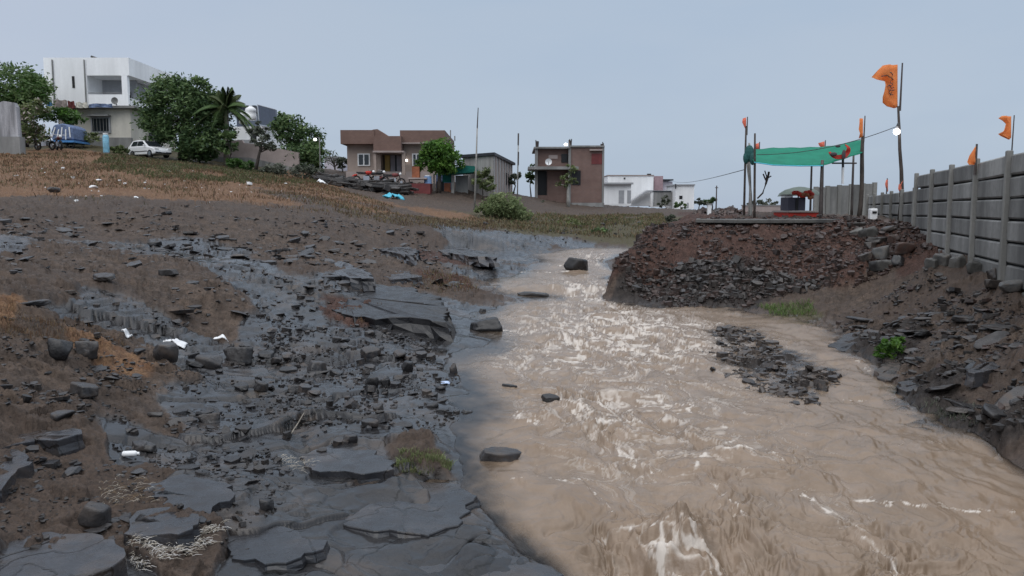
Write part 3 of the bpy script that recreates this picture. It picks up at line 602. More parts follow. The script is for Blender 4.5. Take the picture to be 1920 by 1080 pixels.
def sample(poly, n, keep=None):
    xs = [p[0] for p in poly]; ys = [p[1] for p in poly]; ox, oy = [], []
    while len(ox) < n:
        X = RNG.uniform(min(xs), max(xs), n * 3); Y = RNG.uniform(min(ys), max(ys), n * 3); k = inside(poly, X, Y)
        if keep is not None: k &= keep(X, Y)
        ox += list(X[k]); oy += list(Y[k])
    return np.array(ox[:n]), np.array(oy[:n])
def stones(name, X, Y, size, mats, label, flat=.6, sink=.3, skew=2.2, lim=3.0, awash=False):
    """gravel and chips too many to count: one mesh"""
    Z = gz(X, Y); V, Fs, off = [], [], 0
    if awash: Z = np.maximum(Z, water_z(Y) - .012)
    for i in range(len(X)):
        v, f = RAW[RNG.integers(len(RAW))]; s = size * min(lim, (.45 + RNG.pareto(skew) * .55)); sz = s * flat * RNG.uniform(.6, 1.3)
        a = RNG.uniform(0, 6.28); c, n = math.cos(a), math.sin(a); w = v * (s * RNG.uniform(.8, 1.3), s * RNG.uniform(.7, 1.1), sz)
        t = RNG.normal(0, .3); w = np.stack([w[:, 0], w[:, 1] * math.cos(t) - w[:, 2] * math.sin(t), w[:, 1] * math.sin(t) + w[:, 2] * math.cos(t)], -1)
        w = np.stack([w[:, 0] * c - w[:, 1] * n + X[i], w[:, 0] * n + w[:, 1] * c + Y[i], w[:, 2] + Z[i] + sz * (.5 - sink)], -1)
        V.append(w); Fs.append(f + off); off += len(w)
    me = grid_mesh(name, np.concatenate(V), np.concatenate(Fs), mats, smooth=False)
    return tag(link(name, me), label, None, None, 'stuff')
def slab(outline, z, thick, label, m=None, tilt=(0, 0), jag=.02, step=.05, name="rock_slab", rough=.006, seed=0):
    q = [onz(x, y, z) for x, y in outline]; cx = sum(p.x for p in q) / len(q); cy = sum(p.y for p in q) / len(q)
    pts = []
    for a, b in zip(q, q[1:] + q[:1]):
        n = max(1, int((b - a).length / step))
        for i in range(n): pts.append(a.lerp(b, i / n))
    X = np.array([p.x for p in pts]); Y = np.array([p.y for p in pts])
    jag = jag * 1.7; X = X + jag * 2.2 * fbm(X * 6 + seed, Y * 6, 3, 401) ; Y = Y + jag * 2.2 * fbm(X * 6, Y * 6 + seed, 3, 407)
    chip = np.zeros(len(X)); i_ = 0
    while i_ < len(X):
        L_ = random.randint(1, 7); chip[i_:i_ + L_] = random.choice((0, 0, random.random())); i_ += L_
    kx = 1 - chip * jag * 2.2 / np.maximum(.15, np.hypot(X - cx, Y - cy)); X = cx + (X - cx) * kx; Y = cy + (Y - cy) * kx
    rings = [(1, -thick, 1.06), (1, -thick * .6, 1.03), (1, -thick * .3, 1.0), (1, -.006, 1.0), (1, 0, .992), (1, 0, .82), (1, 0, .58), (1, 0, .3)]
    n = len(X); V = []
    for _, dz, k in rings:
        kk = k + (jag * fbm(X * 9 + dz * 60, Y * 9, 2, 411) if dz < -.02 else 0)
        rx = (X - cx) * kk; ry = (Y - cy) * kk
        V.append(np.stack([rx, ry, dz + rx * tilt[0] + ry * tilt[1] + rough * fbm((rx + cx) * 4, (ry + cy) * 4, 3, 415)], -1))
    V.append(np.array([[0, 0, 0]])); V = np.concatenate(V); Fs = []
    for r in range(len(rings) - 1):
        for i in range(n): Fs.append((r * n + i, r * n + (i + 1) % n, (r + 1) * n + (i + 1) % n, (r + 1) * n + i))
    e = (len(rings) - 1) * n
    for i in range(n): Fs.append((e + i, e + (i + 1) % n, len(V) - 1))
    me = bpy.data.meshes.new(name); me.from_pydata(V.tolist(), [], Fs); me.materials.append(m or SLAB)
    bm = bmesh.new(); bm.from_mesh(me); bmesh.ops.recalc_face_normals(bm, faces=bm.faces); bm.to_mesh(me); bm.free()
    for i, p in enumerate(me.polygons): p.use_smooth = i >= 5 * n
    o = link(name, me, None, (cx, cy, z)); return tag(o, label, "rock slab", None, "thing")
def zg(px, py, lift=0): return ground(px, py).z + lift * .32 + .002
# large slabs of basalt one can point at
slab([(-140,1000),(60,1002),(200,1003),(218,1020),(236,1044),(205,1066),(150,1095),(20,1130),(-160,1120)], zg(130,1040,.10), .3, "big smooth grey rock slab filling the bottom corner beside the straw litter", tilt=(0, .02), jag=.012, seed=1)
slab([(-40,806),(60,800),(148,812),(140,822),(100,826),(50,830),(-30,838)], zg(90,822,.1), .16, "flat ledge with a dark broken front edge above the sloping grey plate", tilt=(.03, .05), seed=2)
slab([(-60,850),(30,846),(74,860),(40,886),(0,914),(-70,930)], zg(20,880,.07), .16, "sloping grey rock plate just under the dark fronted ledge at the picture's edge", tilt=(.05, .06), seed=3)
slab([(520,935),(575,910),(640,898),(740,900),(850,905),(890,930),(896,955),(860,985),(800,1000),(700,992),(640,985),(570,965)], zg(720,950,.02), .06, "largest flat wet slab, smooth and grey, lying half in the muddy water", jag=.012, seed=4)
slab([(236,980),(262,962),(300,955),(345,962),(372,992),(340,1002),(270,1000)], zg(300,985,.03), .1, "smooth bluish slab lying just behind the pale straw and plastic litter", seed=5)
slab([(255,905),(330,895),(420,905),(446,918),(430,934),(395,960),(370,975),(330,955),(280,930)], zg(360,930,.1), .2, "tilted slab whose black undercut edge overhangs the straw litter", tilt=(-.02, .05), seed=6)
slab([(556,860),(600,842),(650,836),(700,848),(740,866),(722,880),(660,886),(600,882)], zg(650,872,.09), .16, "grey slab with a green black front edge beside the yellow green moss", tilt=(0, .02), seed=7)
slab([(430,985),(500,980),(560,995),(600,1015),(585,1040),(520,1060),(440,1050),(425,1015)], zg(510,1020,.02), .06, "low cracked slab between the straw litter and the muddy shallow", seed=8)
slab([(670,1040),(760,1020),(900,1022),(1000,1045),(1050,1075),(960,1110),(760,1110),(650,1080)], zg(840,1060,.0), .05, "smooth slab along the bottom edge where foam starts", jag=.01, seed=9)
slab([(400,538),(470,530),(560,536),(680,540),(760,543),(815,556),(838,572),(835,588),(790,585),(700,584),(620,574),(520,560)], zg(680,578,.2), .32, "long dark rock ledge with a smooth sloping back and blunt nose", m=BLACKROCK, tilt=(.0, .05), jag=.03, step=.12, seed=10, rough=.03)
slab([(575,497),(640,494),(690,508),(700,518),(650,516),(600,508)], zg(640,512,.12), .22, "black ledge just above the long dark ledge", tilt=(0, .03), jag=.03, step=.1, seed=11)
slab([(690,455),(740,453),(785,470),(770,478),(720,470)], zg(740,472,.12), .25, "black rock ledge on the far bank, the one farther from the stream of two", jag=.04, step=.12, seed=12)
slab([(775,452),(830,455),(900,470),(930,482),(880,480),(820,470)], zg(840,470,.12), .25, "long black rock ledge on the far bank running down to the stream", jag=.04, step=.12, seed=13)
slab([(700,512),(760,508),(790,518),(740,524)], zg(745,520,.1), .18, "small black ledge beside the reddish rubble patch by the stream", jag=.03, step=.1, seed=14)
slab([(1553,640),(1590,628),(1650,622),(1680,640),(1640,655),(1600,652),(1570,648)], zg(1610,660,.1), .16, "pointed black slab jutting over the water from the right bank", m=BASALT, tilt=(.1, .03), seed=15)
slab([(1676,722),(1710,706),(1760,704),(1780,716),(1740,728),(1700,730)], zg(1720,735,.03), .08, "dark slab at the water edge below the green plant", m=BASALT, tilt=(.06, .03), seed=16)
slab([(1822,690),(1850,668),(1890,660),(1900,672),(1868,686)], zg(1855,688,.1), .14, "pale grey slab tilted up on the right bank rubble", m=SLAB, tilt=(.03, .08), seed=17)
slab([(1640,690),(1680,660),(1720,655),(1735,668),(1700,690),(1665,702)], zg(1690,690,.02), .12, "dark brown block right under the green plant", m=DARKRUB, tilt=(0, .1), seed=19)
slab([(865,590),(890,575),(960,578),(975,590),(900,600),(862,612)], zg(910,596,.05), .1, "thin wet plate under the square black boulder", seed=20)
# boulders one can point at
for px, py, w, hh, lab, kd, dp in [
 (911,621,62,25,"square black boulder at the edge of the rapids",'lump',.8),(1081,508,44,26,"grey boulder standing alone in the upstream water",'lump',.8),(938,868,78,24,"flat dark stone sitting alone in the brown water near the moss",'slab',.5),
 (311,518,36,12,"brick shaped dark stone lying alone on the bare brown soil",'slab',.5),(306,678,46,30,"olive brown boulder right under the white plastic sheet",'lump',.8),(388,690,48,22,"grey rounded stone beside the white plastic sheet",'lump',.8),(443,678,58,28,"brown stained boulder between the plastic sheet and the stone field",'lump',.7),
 (693,675,38,20,"dark olive stone at the far edge of the stone field",'lump',.8),(106,668,42,30,"dark block stone beside the reddish grass tuft on the left bank",'lump',.8),(163,678,48,28,"purplish grey stone leaning on the reddish grass tuft",'slab',.7),(388,794,42,18,"dark cup shaped stone on the blue grey wet sheet",'lump',.7),
 (590,700,34,22,"dark green stone in the middle of the stone field",'lump',.9),(763,698,22,20,"small rounded stone by the shallow water, standing upright",'lump',.9),(850,700,14,22,"thin upright black stone at the shallow water edge",'lump',.6),(696,724,26,16,"grey pointed stone amid the stone field",'lump',.8),(722,725,18,15,"small black stone next to the grey pointed stone",'lump',.9),
 (555,738,36,15,"flat topped dark stone in the cluster",'slab',.8),(487,738,26,20,"black stone at the left end of the cluster",'lump',.8),(170,995,56,44,"rounded brown grey stone above the bottom corner slab",'lump',.7),(1032,752,36,14,"dark stone awash in midstream",'lump',.6),(955,726,30,8,"low brown stone awash beside the shallow shelf",'slab',.5),
 (693,804,34,14,"reddish flat stone at the near end of the stone field",'slab',.7),(655,832,28,14,"black angular stone beside the grey slab",'lump',.7),(875,775,22,8,"small stone awash near the blue scrap",'lump',.6),(830,776,24,8,"flat dark stone in the shallow film of water",'slab',.6),(150,745,60,22,"leaning brown plate on the left soil slope",'slab',.7),
 (497,958,28,20,"light topped reddish stone wedged between cracked slabs",'lump',.8),(905,585,14,8,"little dark stone behind the black boulder",'lump',.8),(1000,556,60,8,"low mossy hump awash below the small cascade",'lump',.4),(97,360,22,8,"dark lump on the dry grass under the big tree",'lump',.8)]:
    boulder(px, py, w, hh, lab, kd, deep=dp, mats=BLACKS if "black boulder at" in lab else None, name="boulder" if w > 40 else "rock")
# stone steps up the earth heap
for px, py, w, hh, lab, mm in [
 (1632,448,34,20,"upright grey step stone high on the earth heap",GSLABS),(1655,490,30,24,"tall pale grey block in the middle of the stone steps",GSLABS),(1662,512,48,18,"grey foot stone of the steps on the earth heap",GSLABS),(1607,428,34,10,"thin dark step stone at the head of the steps under the concrete slab",DSLABS),(1670,436,36,10,"thin dark plate beside the head of the stone steps",DSLABS),
 (1650,462,44,12,"black overhanging plate in the stone steps",DSLABS),(1700,478,42,18,"reddish plate lying right of the stone steps",RROCKS),(1635,470,24,14,"dark wedge stone beside the tall pale block",DSLABS),(1690,500,30,18,"dark rounded stone at the foot of the red plate",ROCKS),(1625,498,26,14,"dark chip left of the foot stone",DSLABS),(1680,456,26,12,"brown stone above the red plate",RROCKS),(1608,445,26,10,"small grey step stone near the top left of the steps",GSLABS)]:
    boulder(px, py, w, hh, lab, name="step_stone", mats=mm, deep=.8, tilt=.18, sink=.2)
# stones along the foot of the precast wall
for px, py, w, hh, lab in [(1772,500,34,22,"dark round stone against the third wall post from the right edge"),(1800,506,30,22,"grey block between two wall posts"),(1835,512,38,20,"dark block against the wall foot"),(1905,548,40,16,"flat grey block under the wall end"),(1868,545,36,14,"flat dark block beside the grey block at the wall foot"),(1750,505,26,18,"brown block where the wall meets the earth heap"),(1872,522,30,20,"pale lump of concrete at the tall flag's post")]:
    boulder(px, py, w, hh, lab, mats=random.choice([GSLABS, DSLABS]), deep=.8, tilt=.15)
# loose rocks that nothing tells apart, by the ground they lie on
def scatter(pts, n, smin, smax, meshes, label, group, hf=(.35, .7), tilt=.15, keep=None, pw=2.0):
    X, Y = sample(zone(pts), n, keep); Z = gz(X, Y)
    for x, y, z in zip(X, Y, Z):
        s = smin + (smax - smin) * random.random() ** pw
        put_rock(random.choice(meshes), x, y, z, s * random.uniform(.8, 1.3), s * random.uniform(.6, 1.), s * random.uniform(*hf), random.uniform(0, 6.28), tilt, label, group)
scatter([(430,650),(560,610),(740,615),(850,690),(850,740),(760,800),(640,830),(520,790),(440,760)], 86, .06, .22, ROCKS + SLABS + SLABS, "small dark loose stone in the stone field on the wet shelf", "loose stones of the wet shelf", hf=(.2, .5), pw=2.0)
scatter([(0,700),(230,640),(420,650),(430,760),(380,870),(250,930),(0,940)], 34, .05, .2, SLABS + ROCKS, "loose dark stone on the near soil of the left bank", "loose stones on the near left soil", hf=(.25, .5))
scatter([(0,440),(500,420),(700,450),(620,520),(420,600),(0,600)], 46, .14, .5, SLABS + DSLABS, "loose dark plate lying on the brown soil slope", "loose plates on the brown slope", hf=(.14, .3))
scatter([(1600,600),(1760,560),(1920,600),(1920,790),(1800,780),(1690,690)], 62, .12, .5, SLABS + DSLABS, "loose dark plate in the rubble of the right bank", "loose plates of the right bank", hf=(.1, .22), tilt=.2)
mz = [(1143,528),(1165,490),(1205,452),(1290,417),(1600,416),(1740,450),(1735,480),(1620,516),(1420,566),(1250,570)]
scatter(mz, 34, .1, .23, RROCKS, "reddish brown stone half buried in the earth heap", "larger stones of the earth heap", hf=(.4, .7), tilt=.4)
# gravel and chips
X, Y = sample([tuple(p) for p in mound_out], 10500, lambda X, Y: (Y < 19.7) & (fbm(X * .9, Y * .9, 3, 441) + RNG.uniform(-.5, .5, len(X)) > -.3)); stones("rubble", X, Y, .054, [RUBBLE], "red brown rubble covering the earth heap")
X, Y = sample(zone([(1160,545),(1190,510),(1260,500),(1360,490),(1480,520),(1560,530),(1480,560),(1400,566),(1320,572),(1250,568)]), 2400, lambda X, Y: fbm(X * .8, Y * .8, 3, 451) + RNG.uniform(-.4, .4, len(X)) > -.15); stones("rubble", X, Y, .08, [DARKRUB], "dark rubble at the foot of the earth heap")
bar = [(1345,618),(1400,615),(1460,650),(1470,690),(1570,705),(1575,722),(1535,740),(1530,765),(1480,755),(1400,725),(1330,690),(1350,660)]
wz_ = [tuple(onz(*p, .03)) for p in bar]; X, Y = sample(wz_, 2200, lambda X, Y: fbm(X * 1.5, Y * 1.2, 3, 447) + RNG.uniform(-.3, .3, len(X)) > -.25); stones("gravel_bar", X, Y, .05, [DARKRUB], "dark gravel bar breaking the brown water", flat=.5, sink=.2, awash=True)
X, Y = sample([tuple(onz(*p, .03)) for p in [(1278,665),(1335,650),(1345,695),(1290,695)]], 12); stones("gravel_bar", X, Y, .06, [DARKRUB], "few dark stones beside the gravel bar", sink=.1, awash=True)
X, Y = sample(zone([(1560,600),(1700,530),(1920,570),(1980,800),(1880,840),(1760,770),(1680,700),(1640,660)]), 2000, lambda X, Y: fbm(X * 1.1, Y * 1.1, 3, 443) > -.12); stones("rubble", X, Y, .05, [DARKRUB, ], "loose dark rubble of the right bank", flat=.4)
X, Y = sample(zone([(0,560),(400,560),(640,600),(860,650),(870,760),(780,860),(560,900),(460,1050),(0,1050)]), 3200, lambda X, Y: fbm(X * 1.2, Y * 1.2, 3, 431) > .1); stones("pebbles", X, Y, .028, [DARKRUB], "small stone chips over the left bank", flat=.5)
X, Y = sample(zone([(0,390),(600,400),(860,460),(880,560),(640,600),(0,600)]), 1300, lambda X, Y: fbm(X * .7, Y * .7, 3, 433) > .05); stones("pebbles", X, Y, .06, [DARKRUB], "stone chips over the brown slope", flat=.35)
X, Y = sample(zone([(860,400),(1250,405),(1180,445),(940,445)]), 500); stones("pebbles", X, Y, .09, [DARKRUB], "stones along the far grassy bank", flat=.5)

X, Y = sample(zone([(0,580),(240,640),(430,760),(560,900),(460,1060),(0,1060)]), 1100, lambda X, Y: fbm(X * 1.2, Y * 1.2, 3, 435) > .12); stones("pebbles", X, Y, .05, [BASALT], "thin flat stone flakes over the near left soil", flat=.22, sink=.35)
X, Y = sample(zone([(0,400),(600,405),(860,460),(860,560),(640,600),(400,600),(0,600)]), 1300, lambda X, Y: fbm(X * .5, Y * .5, 3, 437) + RNG.uniform(-.3, .3, len(X)) > .05); stones("pebbles", X, Y, .13, [BASALT], "dark flat stone flakes over the brown slope", flat=.2, sink=.35)
X, Y = sample(zone([(1560,600),(1700,530),(1920,570),(1980,800),(1880,840),(1760,770),(1680,700),(1640,660)]), 700); stones("rubble", X, Y, .06, [RUBBLE], "brown rubble of the right bank", flat=.3)
X, Y = sample(zone([(430,620),(740,615),(860,690),(850,760),(640,840),(430,770)]), 700, lambda X, Y: fbm(X * 1.6, Y * 1.6, 3, 439) > -.05); stones("pebbles", X, Y, .05, [BASALT], "dark chips between the stones of the wet shelf", flat=.5, sink=.3)
# ------------------------------------------------------------------ materials of things
WHITE = plain("white_paint", (.86, .87, .88), .6, .14, .8, .05, streak=True)
CREAM = plain("cream_plaster", (.64, .61, .54), .7, .18, .9, .1, streak=True)
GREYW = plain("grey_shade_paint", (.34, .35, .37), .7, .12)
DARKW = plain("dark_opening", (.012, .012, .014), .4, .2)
GLASS = plain("window_glass", (.02, .025, .03), .08, .2, bump=0, spec=.6)
CONC = plain("cement", (.24, .24, .235), .8, .3, 1.5, .2, streak=True)
PRECAST = plain("precast_concrete", (.215, .214, .206), .75, .55, 1.4, .35, streak=True, rnd=.2)
POSTC = plain("precast_post", (.22, .218, .205), .75, .35, 2, .25, streak=True)
OLDW = plain("mouldy_whitewash", (.36, .36, .38), .85, .55, 2.2, .3, streak=True)
BRICK = None
def brick_mat(name, a, b_, mo, sc):
    m, nt, b, out = node_mat(name); h = N(nt); tc = h.n("ShaderNodeTexCoord").outputs["Object"]
    mp = h.n("ShaderNodeMapping"); mp.inputs["Rotation"].default_value = (R(90), 0, 0); h.put(mp.inputs[0], tc)
    br = h.n("ShaderNodeTexBrick"); h.put(br.inputs["Vector"], mp.outputs[0]); br.inputs["Scale"].default_value = sc
    for k, v in (("Color1", a), ("Color2", b_), ("Mortar", mo)): br.inputs[k].default_value = (*v, 1)
    br.inputs["Mortar Size"].default_value = .018
    c = h.mix(h.ramp(h.noise(tc, 1.2, 5, .6), .35, .7, 0, .5), br.outputs[0], tuple(x * .6 for x in a))
    h.put(b.inputs["Base Color"], c); b.inputs["Roughness"].default_value = .85; h.put(b.inputs["Normal"], h.bump(br.outputs[1], -.3, .02)); return m
BRICK = brick_mat("red_brick", (.20, .12, .10), (.16, .098, .085), (.24, .2, .18), 2.2)
TAUPE = plain("taupe_paint", (.33, .265, .23), .75, .14, 1.2, .08)
BROWN = brick_mat("brown_cladding", (.20, .125, .10), (.17, .105, .088), (.14, .095, .08), 2.6)
YELLOW = plain("lamplit_tan_paint", (.62, .42, .14), .6, .15)  # tan porch piers with warm lamplight put into the colour
LILAC = plain("pale_lilac_paint", (.5, .47, .52), .6, .12)
ROOFD = plain("dark_sheet_metal", (.05, .056, .066), .45, .2, metal=.3)
SHEET = plain("pale_sheet_metal", (.36, .35, .34), .5, .35, 2.5, .15, streak=True)
PINKW = plain("pinkish_plaster", (.36, .30, .28), .8, .15, 1.5)
PANEL = plain("blue_grey_panel", (.075, .09, .13), .35, .15, bump=0)
PLAST = plain("white_plastic", (.78, .79, .8), .35, .05, bump=0)
BLACKP = plain("black_plastic", (.018, .018, .02), .4, .2, bump=0)
RUBBER = plain("rubber", (.015, .015, .016), .8, .2, bump=0)
CARP = plain("white_car_paint", (.7, .71, .72), .22, .03, bump=0, spec=.6)
CHROME = plain("bright_metal", (.55, .55, .57), .25, .1, metal=.9, bump=0)
WOOD = plain("weathered_pole_wood", (.065, .052, .045), .8, .4, 6, .3)
PALEW = plain("pale_pole", (.32, .31, .29), .7, .25, 4, .2)
METALP = plain("rusty_steel_tube", (.10, .085, .08), .55, .3, 6, .1, metal=.4)
TARPB = plain("cyan_tarpaulin", (.08, .46, .62), .45, .2, 6, .3)
BLUEP = plain("blue_drum_plastic", (.06, .22, .5), .4, .2, 3, .05)
BLUEW = plain("faded_blue_cloth", (.14, .19, .32), .8, .4, 6, .3)
TEALN = plain("teal_shade_net", (.015, .17, .14), .8, .25, 5, .2, trans=.3)
CANOPY = plain("green_shade_cloth", (.012, .27, .17), .75, .15, 3, .15, trans=.3)
ORANGE = plain("saffron_cloth", (1.0, .42, .15), .75, .1, 6, .1, trans=.55)
PINKF = plain("pink_saffron_cloth", (.95, .3, .2), .75, .15, 6, .1, trans=.45)
INK = plain("dark_ink", (.07, .055, .06), .8, .1, bump=0)
REDC = plain("red_cloth", (.55, .05, .035), .7, .25, 6, .2, trans=.2)
MAROON = plain("maroon_paint", (.16, .035, .035), .6, .25)
RUSTY = plain("orange_brown_metal", (.30, .10, .045), .6, .3)
SILVER = plain("straw", (.42, .38, .32), .8, .4, 20, .1)
BARK = plain("bark", (.055, .045, .038), .9, .4, 8, .5)
BARKP = plain("pale_bark", (.2, .175, .15), .9, .35, 8, .4)
LEAFS = [plain(n, c, .6, .3, 5, 0, spec=.35, trans=.25) for n, c in (("leaf_dark", (.05, .095, .035)), ("leaf_mid", (.10, .165, .06)), ("leaf_light", (.16, .235, .09)))]
LEAFB = [plain(n, c, .6, .3, 5, 0, spec=.35, trans=.3) for n, c in (("bright_leaf_deep", (.05, .12, .02)), ("bright_leaf", (.09, .20, .03)), ("bright_leaf_pale", (.15, .28, .05)))]
LEAFG = [plain(n, c, .7, .3, 5, 0, spec=.3, trans=.25) for n, c in (("grey_leaf_deep", (.07, .085, .06)), ("grey_leaf", (.12, .135, .10)), ("grey_leaf_pale", (.17, .18, .14)))]
LEAFO = [plain(n, c, .7, .3, 5, 0, spec=.3, trans=.25) for n, c in (("scrub_leaf_deep", (.085, .11, .045)), ("scrub_leaf", (.15, .19, .075)), ("scrub_leaf_pale", (.21, .245, .11)))]
LEAFY = [plain(n, c, .7, .25, 5, 0, spec=.3, trans=.35) for n, c in (("feathery_leaf_deep", (.13, .17, .075)), ("feathery_leaf", (.20, .25, .115)), ("feathery_leaf_pale", (.26, .30, .15)))]
BLOOM = plain("pale_blossom", (.55, .47, .44), .7, .2, 5, 0, trans=.3)
LAMP = glow("lit_lamp", (1, .98, 1), 14.0); LAMPS = glow("small_lit_lamp", (1, .97, .93), 5.0)
# ------------------------------------------------------------------ pixel measures turned into real sizes at a chosen distance
def xa(px, Y): return at(px, 300, Y).x
def za(py, Y): return at(960, py, Y).z
def gnd(X, Y): return float(gz([X], [Y])[0])
def bx(mb, p0, p1, q0, q1, Y, d, y0=0): return mb.box(xa(p0, Y), xa(p1, Y), Y + y0, Y + y0 + d, za(q1, Y), za(q0, Y))
def part(parent, name, m, fn, bevel=0, smooth=False):
    b = MB(); fn(b); return b.build(name, m, parent, bevel=bevel, smooth=smooth)
# ------------------------------------------------------------------ foliage
def leaf_cloud(C, Rr, n, size, rng, flat=.85, up=.35):
    """n leaf faces gathered in clumps through ellipsoids (centre, radii); returns vertices, quads, tone index"""
    C = np.array(C); Rr = np.array(Rr); vol = Rr.prod(1) ** .67; pk = rng.choice(len(C), size=max(14, n // 45), p=vol / vol.sum())
    d = rng.normal(size=(len(pk), 3)); d /= np.linalg.norm(d, axis=1)[:, None]; rr = rng.uniform(.35, 1, len(pk)) ** .5
    cc = C[pk] + d * rr[:, None] * Rr[pk]; cs = Rr[pk].mean(1) * rng.uniform(.12, .27, len(pk)); tone = rng.choice(3, size=len(pk), p=(.42, .38, .2))
    k = rng.integers(0, len(pk), n); p = cc[k] + np.clip(rng.normal(size=(n, 3)), -1.7, 1.7) * cs[k][:, None] * (1, 1, .75)
    a = rng.normal(size=(n, 3)); a[:, 2] *= .6; a /= np.linalg.norm(a, axis=1)[:, None]
    b = rng.normal(size=(n, 3)); b -= (b * a).sum(1)[:, None] * a; b /= np.linalg.norm(b, axis=1)[:, None]
    s = size * rng.uniform(.6, 1.4, n)[:, None]
    V = np.stack([p - a * s, p - b * s * .42, p + a * s, p + b * s * .42], 1).reshape(-1, 3)
    t = np.where(rng.random(n) < .75, tone[k], rng.integers(0, 3, n)); return V, np.arange(4 * n).reshape(-1, 4), t, cc
def crown_obj(name, V, Fq, t, mats, parent):
    me = grid_mesh(name, V - np.array(parent.location), Fq, mats, smooth=False); me.polygons.foreach_set("material_index", t.astype(np.int32)); return link(name, me, parent)
def tree(name, label, base, blobs, n, size, mats=None, bark=None, tr=.18, cat="tree", group=None, lean=None, seed=0, limbs=7, bloom=0):
    """blobs: (px, py, half width px, half height px, distance)"""
    rng = np.random.default_rng(seed + 100); bpx, bpy_, Y = base; X = xa(bpx, Y); z = gnd(X, Y) if bpy_ is None else za(bpy_, Y)
    z = min(z, gnd(X, Y)) - .05; root = thing(name, label, cat, (X, Y, z), group=group)
    C = [(xa(p, yy), yy, za(q, yy)) for p, q, a, b, yy in blobs]; Rr = [(a * yy / F, a * yy / F * .9, b * yy / F) for p, q, a, b, yy in blobs]
    V, Fq, t, cc = leaf_cloud(C, Rr, n, size, rng); mm = mats or LEAFS
    if bloom: t = np.where(rng.random(len(t)) < bloom, 3, t); mm = mm + [BLOOM]
    crown_obj("crown", V, Fq, t, mm, root)
    cen = Vector(np.average(np.array(C), axis=0, weights=np.array(Rr).prod(1))); top = Vector((cen.x, cen.y, cen.z)); b = MB()
    p0 = Vector((X, Y, z)); mid = p0.lerp(top, .5) + Vector((rng.normal() * .08, 0, 0)) * (top - p0).length
    b.tube([p0, p0.lerp(mid, .5), mid, top], [tr * 1.25, tr, tr * .8, tr * .35], 8)
    for i in rng.choice(len(cc), size=min(limbs, len(cc)), replace=False):
        e = Vector(cc[i]); st = mid.lerp(top, rng.uniform(0, .8)); b.tube([st, st.lerp(e, .5) + Vector((0, 0, .1 * (e - st).length)), e], [tr * .45, tr * .28, tr * .1], 5)
    b.build("trunk", bark or BARK, root, smooth=True); return root
def tank(px, py0, py1, Y, label):
    c = (xa(px, Y), Y, za(py1, Y)); hgt = za(py0, Y) - c[2]; r = hgt * .42; t = thing("water_tank", label, "water tank", c, group="white roof tanks")
    part(t, "tank", PLAST, lambda b: b.tube([(c[0], Y, c[2] + hgt * q) for q in (0, .05, .33, .36, .62, .65, .85, 1)], [r * .95, r, r, r * .95, r * .95, r, r * .9, r * .35], 16), smooth=True); part(t, "lid", PLAST, lambda b: b.tube([(c[0], Y, c[2] + hgt), (c[0], Y, c[2] + hgt * 1.08)], r * .3, 12))
# ------------------------------------------------------------------ buildings on the left rise
Y0 = 60
w = thing("old_wall", "mouldy whitewashed wall stub with bare cement foot at the left edge of the photo", "wall", (xa(10, 47), 47, za(280, 47) - .2))
part(w, "plinth", CONC, lambda b: b.prism([(xa(-60, 47), 47), (xa(39, 47), 47), (xa(39, 47) + .02, 47.5), (xa(-60, 47), 47.5)], 'z', za(283, 47) - .5, za(256, 47)))
part(w, "wall_face", OLDW, lambda b: b.prism([(xa(-60, 47), za(255.9, 47)), (xa(36, 47), za(255.9, 47)), (xa(35, 47), za(200, 47)), (xa(31, 47), za(192, 47)), (xa(12, 47), za(189, 47)), (xa(4, 47), za(192, 47)), (xa(-4, 47), za(196, 47)), (xa(-60, 47), za(196, 47))], 'y', 47.06, 47.4))
hs = thing("house", "white two storey house with an open upper veranda and a beige ground floor", "house", (xa(180, Y0), Y0, za(268, Y0)))
def f(b):
    bx(b, 92, 171, 108, 199, Y0, 8.5); bx(b, 171.3, 250, 108, 141.5, Y0, 8.4)          # upper block and roof band
    bx(b, 171.3, 246, 177, 199, Y0, .25); bx(b, 235, 245.5, 141.6, 176.9, Y0, .35)       # parapet and corner pillar
    x1 = xa(246, Y0); b.box(x1 - .25, x1, Y0 + .36, Y0 + 8.4, za(199, Y0), za(183, Y0)); b.box(x1 - .45, x1, Y0 + 8.0, Y0 + 8.35, za(182.9, Y0), za(141.6, Y0))
    b.box(xa(171.5, Y0), x1 - .26, Y0 + .26, Y0 + 8.3, za(203, Y0), za(198, Y0))
part(hs, "upper_storey", WHITE, f)
part(hs, "veranda_wall", GREYW, lambda b: (bx(b, 171.4, 236, 141.8, 197, Y0, .2, 2.2), b.box(xa(226, Y0), xa(227, Y0), Y0 + 2.5, Y0 + 8, za(197, Y0), za(142, Y0))))
part(hs, "veranda_door", DARKW, lambda b: bx(b, 213, 226, 164, 178, Y0, .1, 2.05))
part(hs, "slit_window", DARKW, lambda b: bx(b, 143.5, 148, 143, 165, Y0, .1, -.03))
part(hs, "lower_storey", CREAM, lambda b: b.box(xa(112, Y0), xa(247, Y0), Y0 + .1, Y0 + 8, za(275, Y0), za(204.5, Y0)))
part(hs, "cornice", CONC, lambda b: b.box(xa(100, Y0), xa(262, Y0), Y0 - .5, Y0 + 8.2, za(204, Y0), za(199.6, Y0)))
wf = part(hs, "window", GREYW, lambda b: bx(b, 174, 210, 219, 249, Y0, .12, -.02)); b = MB(); bx(b, 177, 207, 222, 246, Y0, .1, -.05); b.build("pane", GLASS, wf)
part(hs, "side_window", DARKW, lambda b: b.box(xa(247, Y0) - .05, xa(247, Y0) + .02, Y0 + 3, Y0 + 5, za(255, Y0), za(225, Y0)))
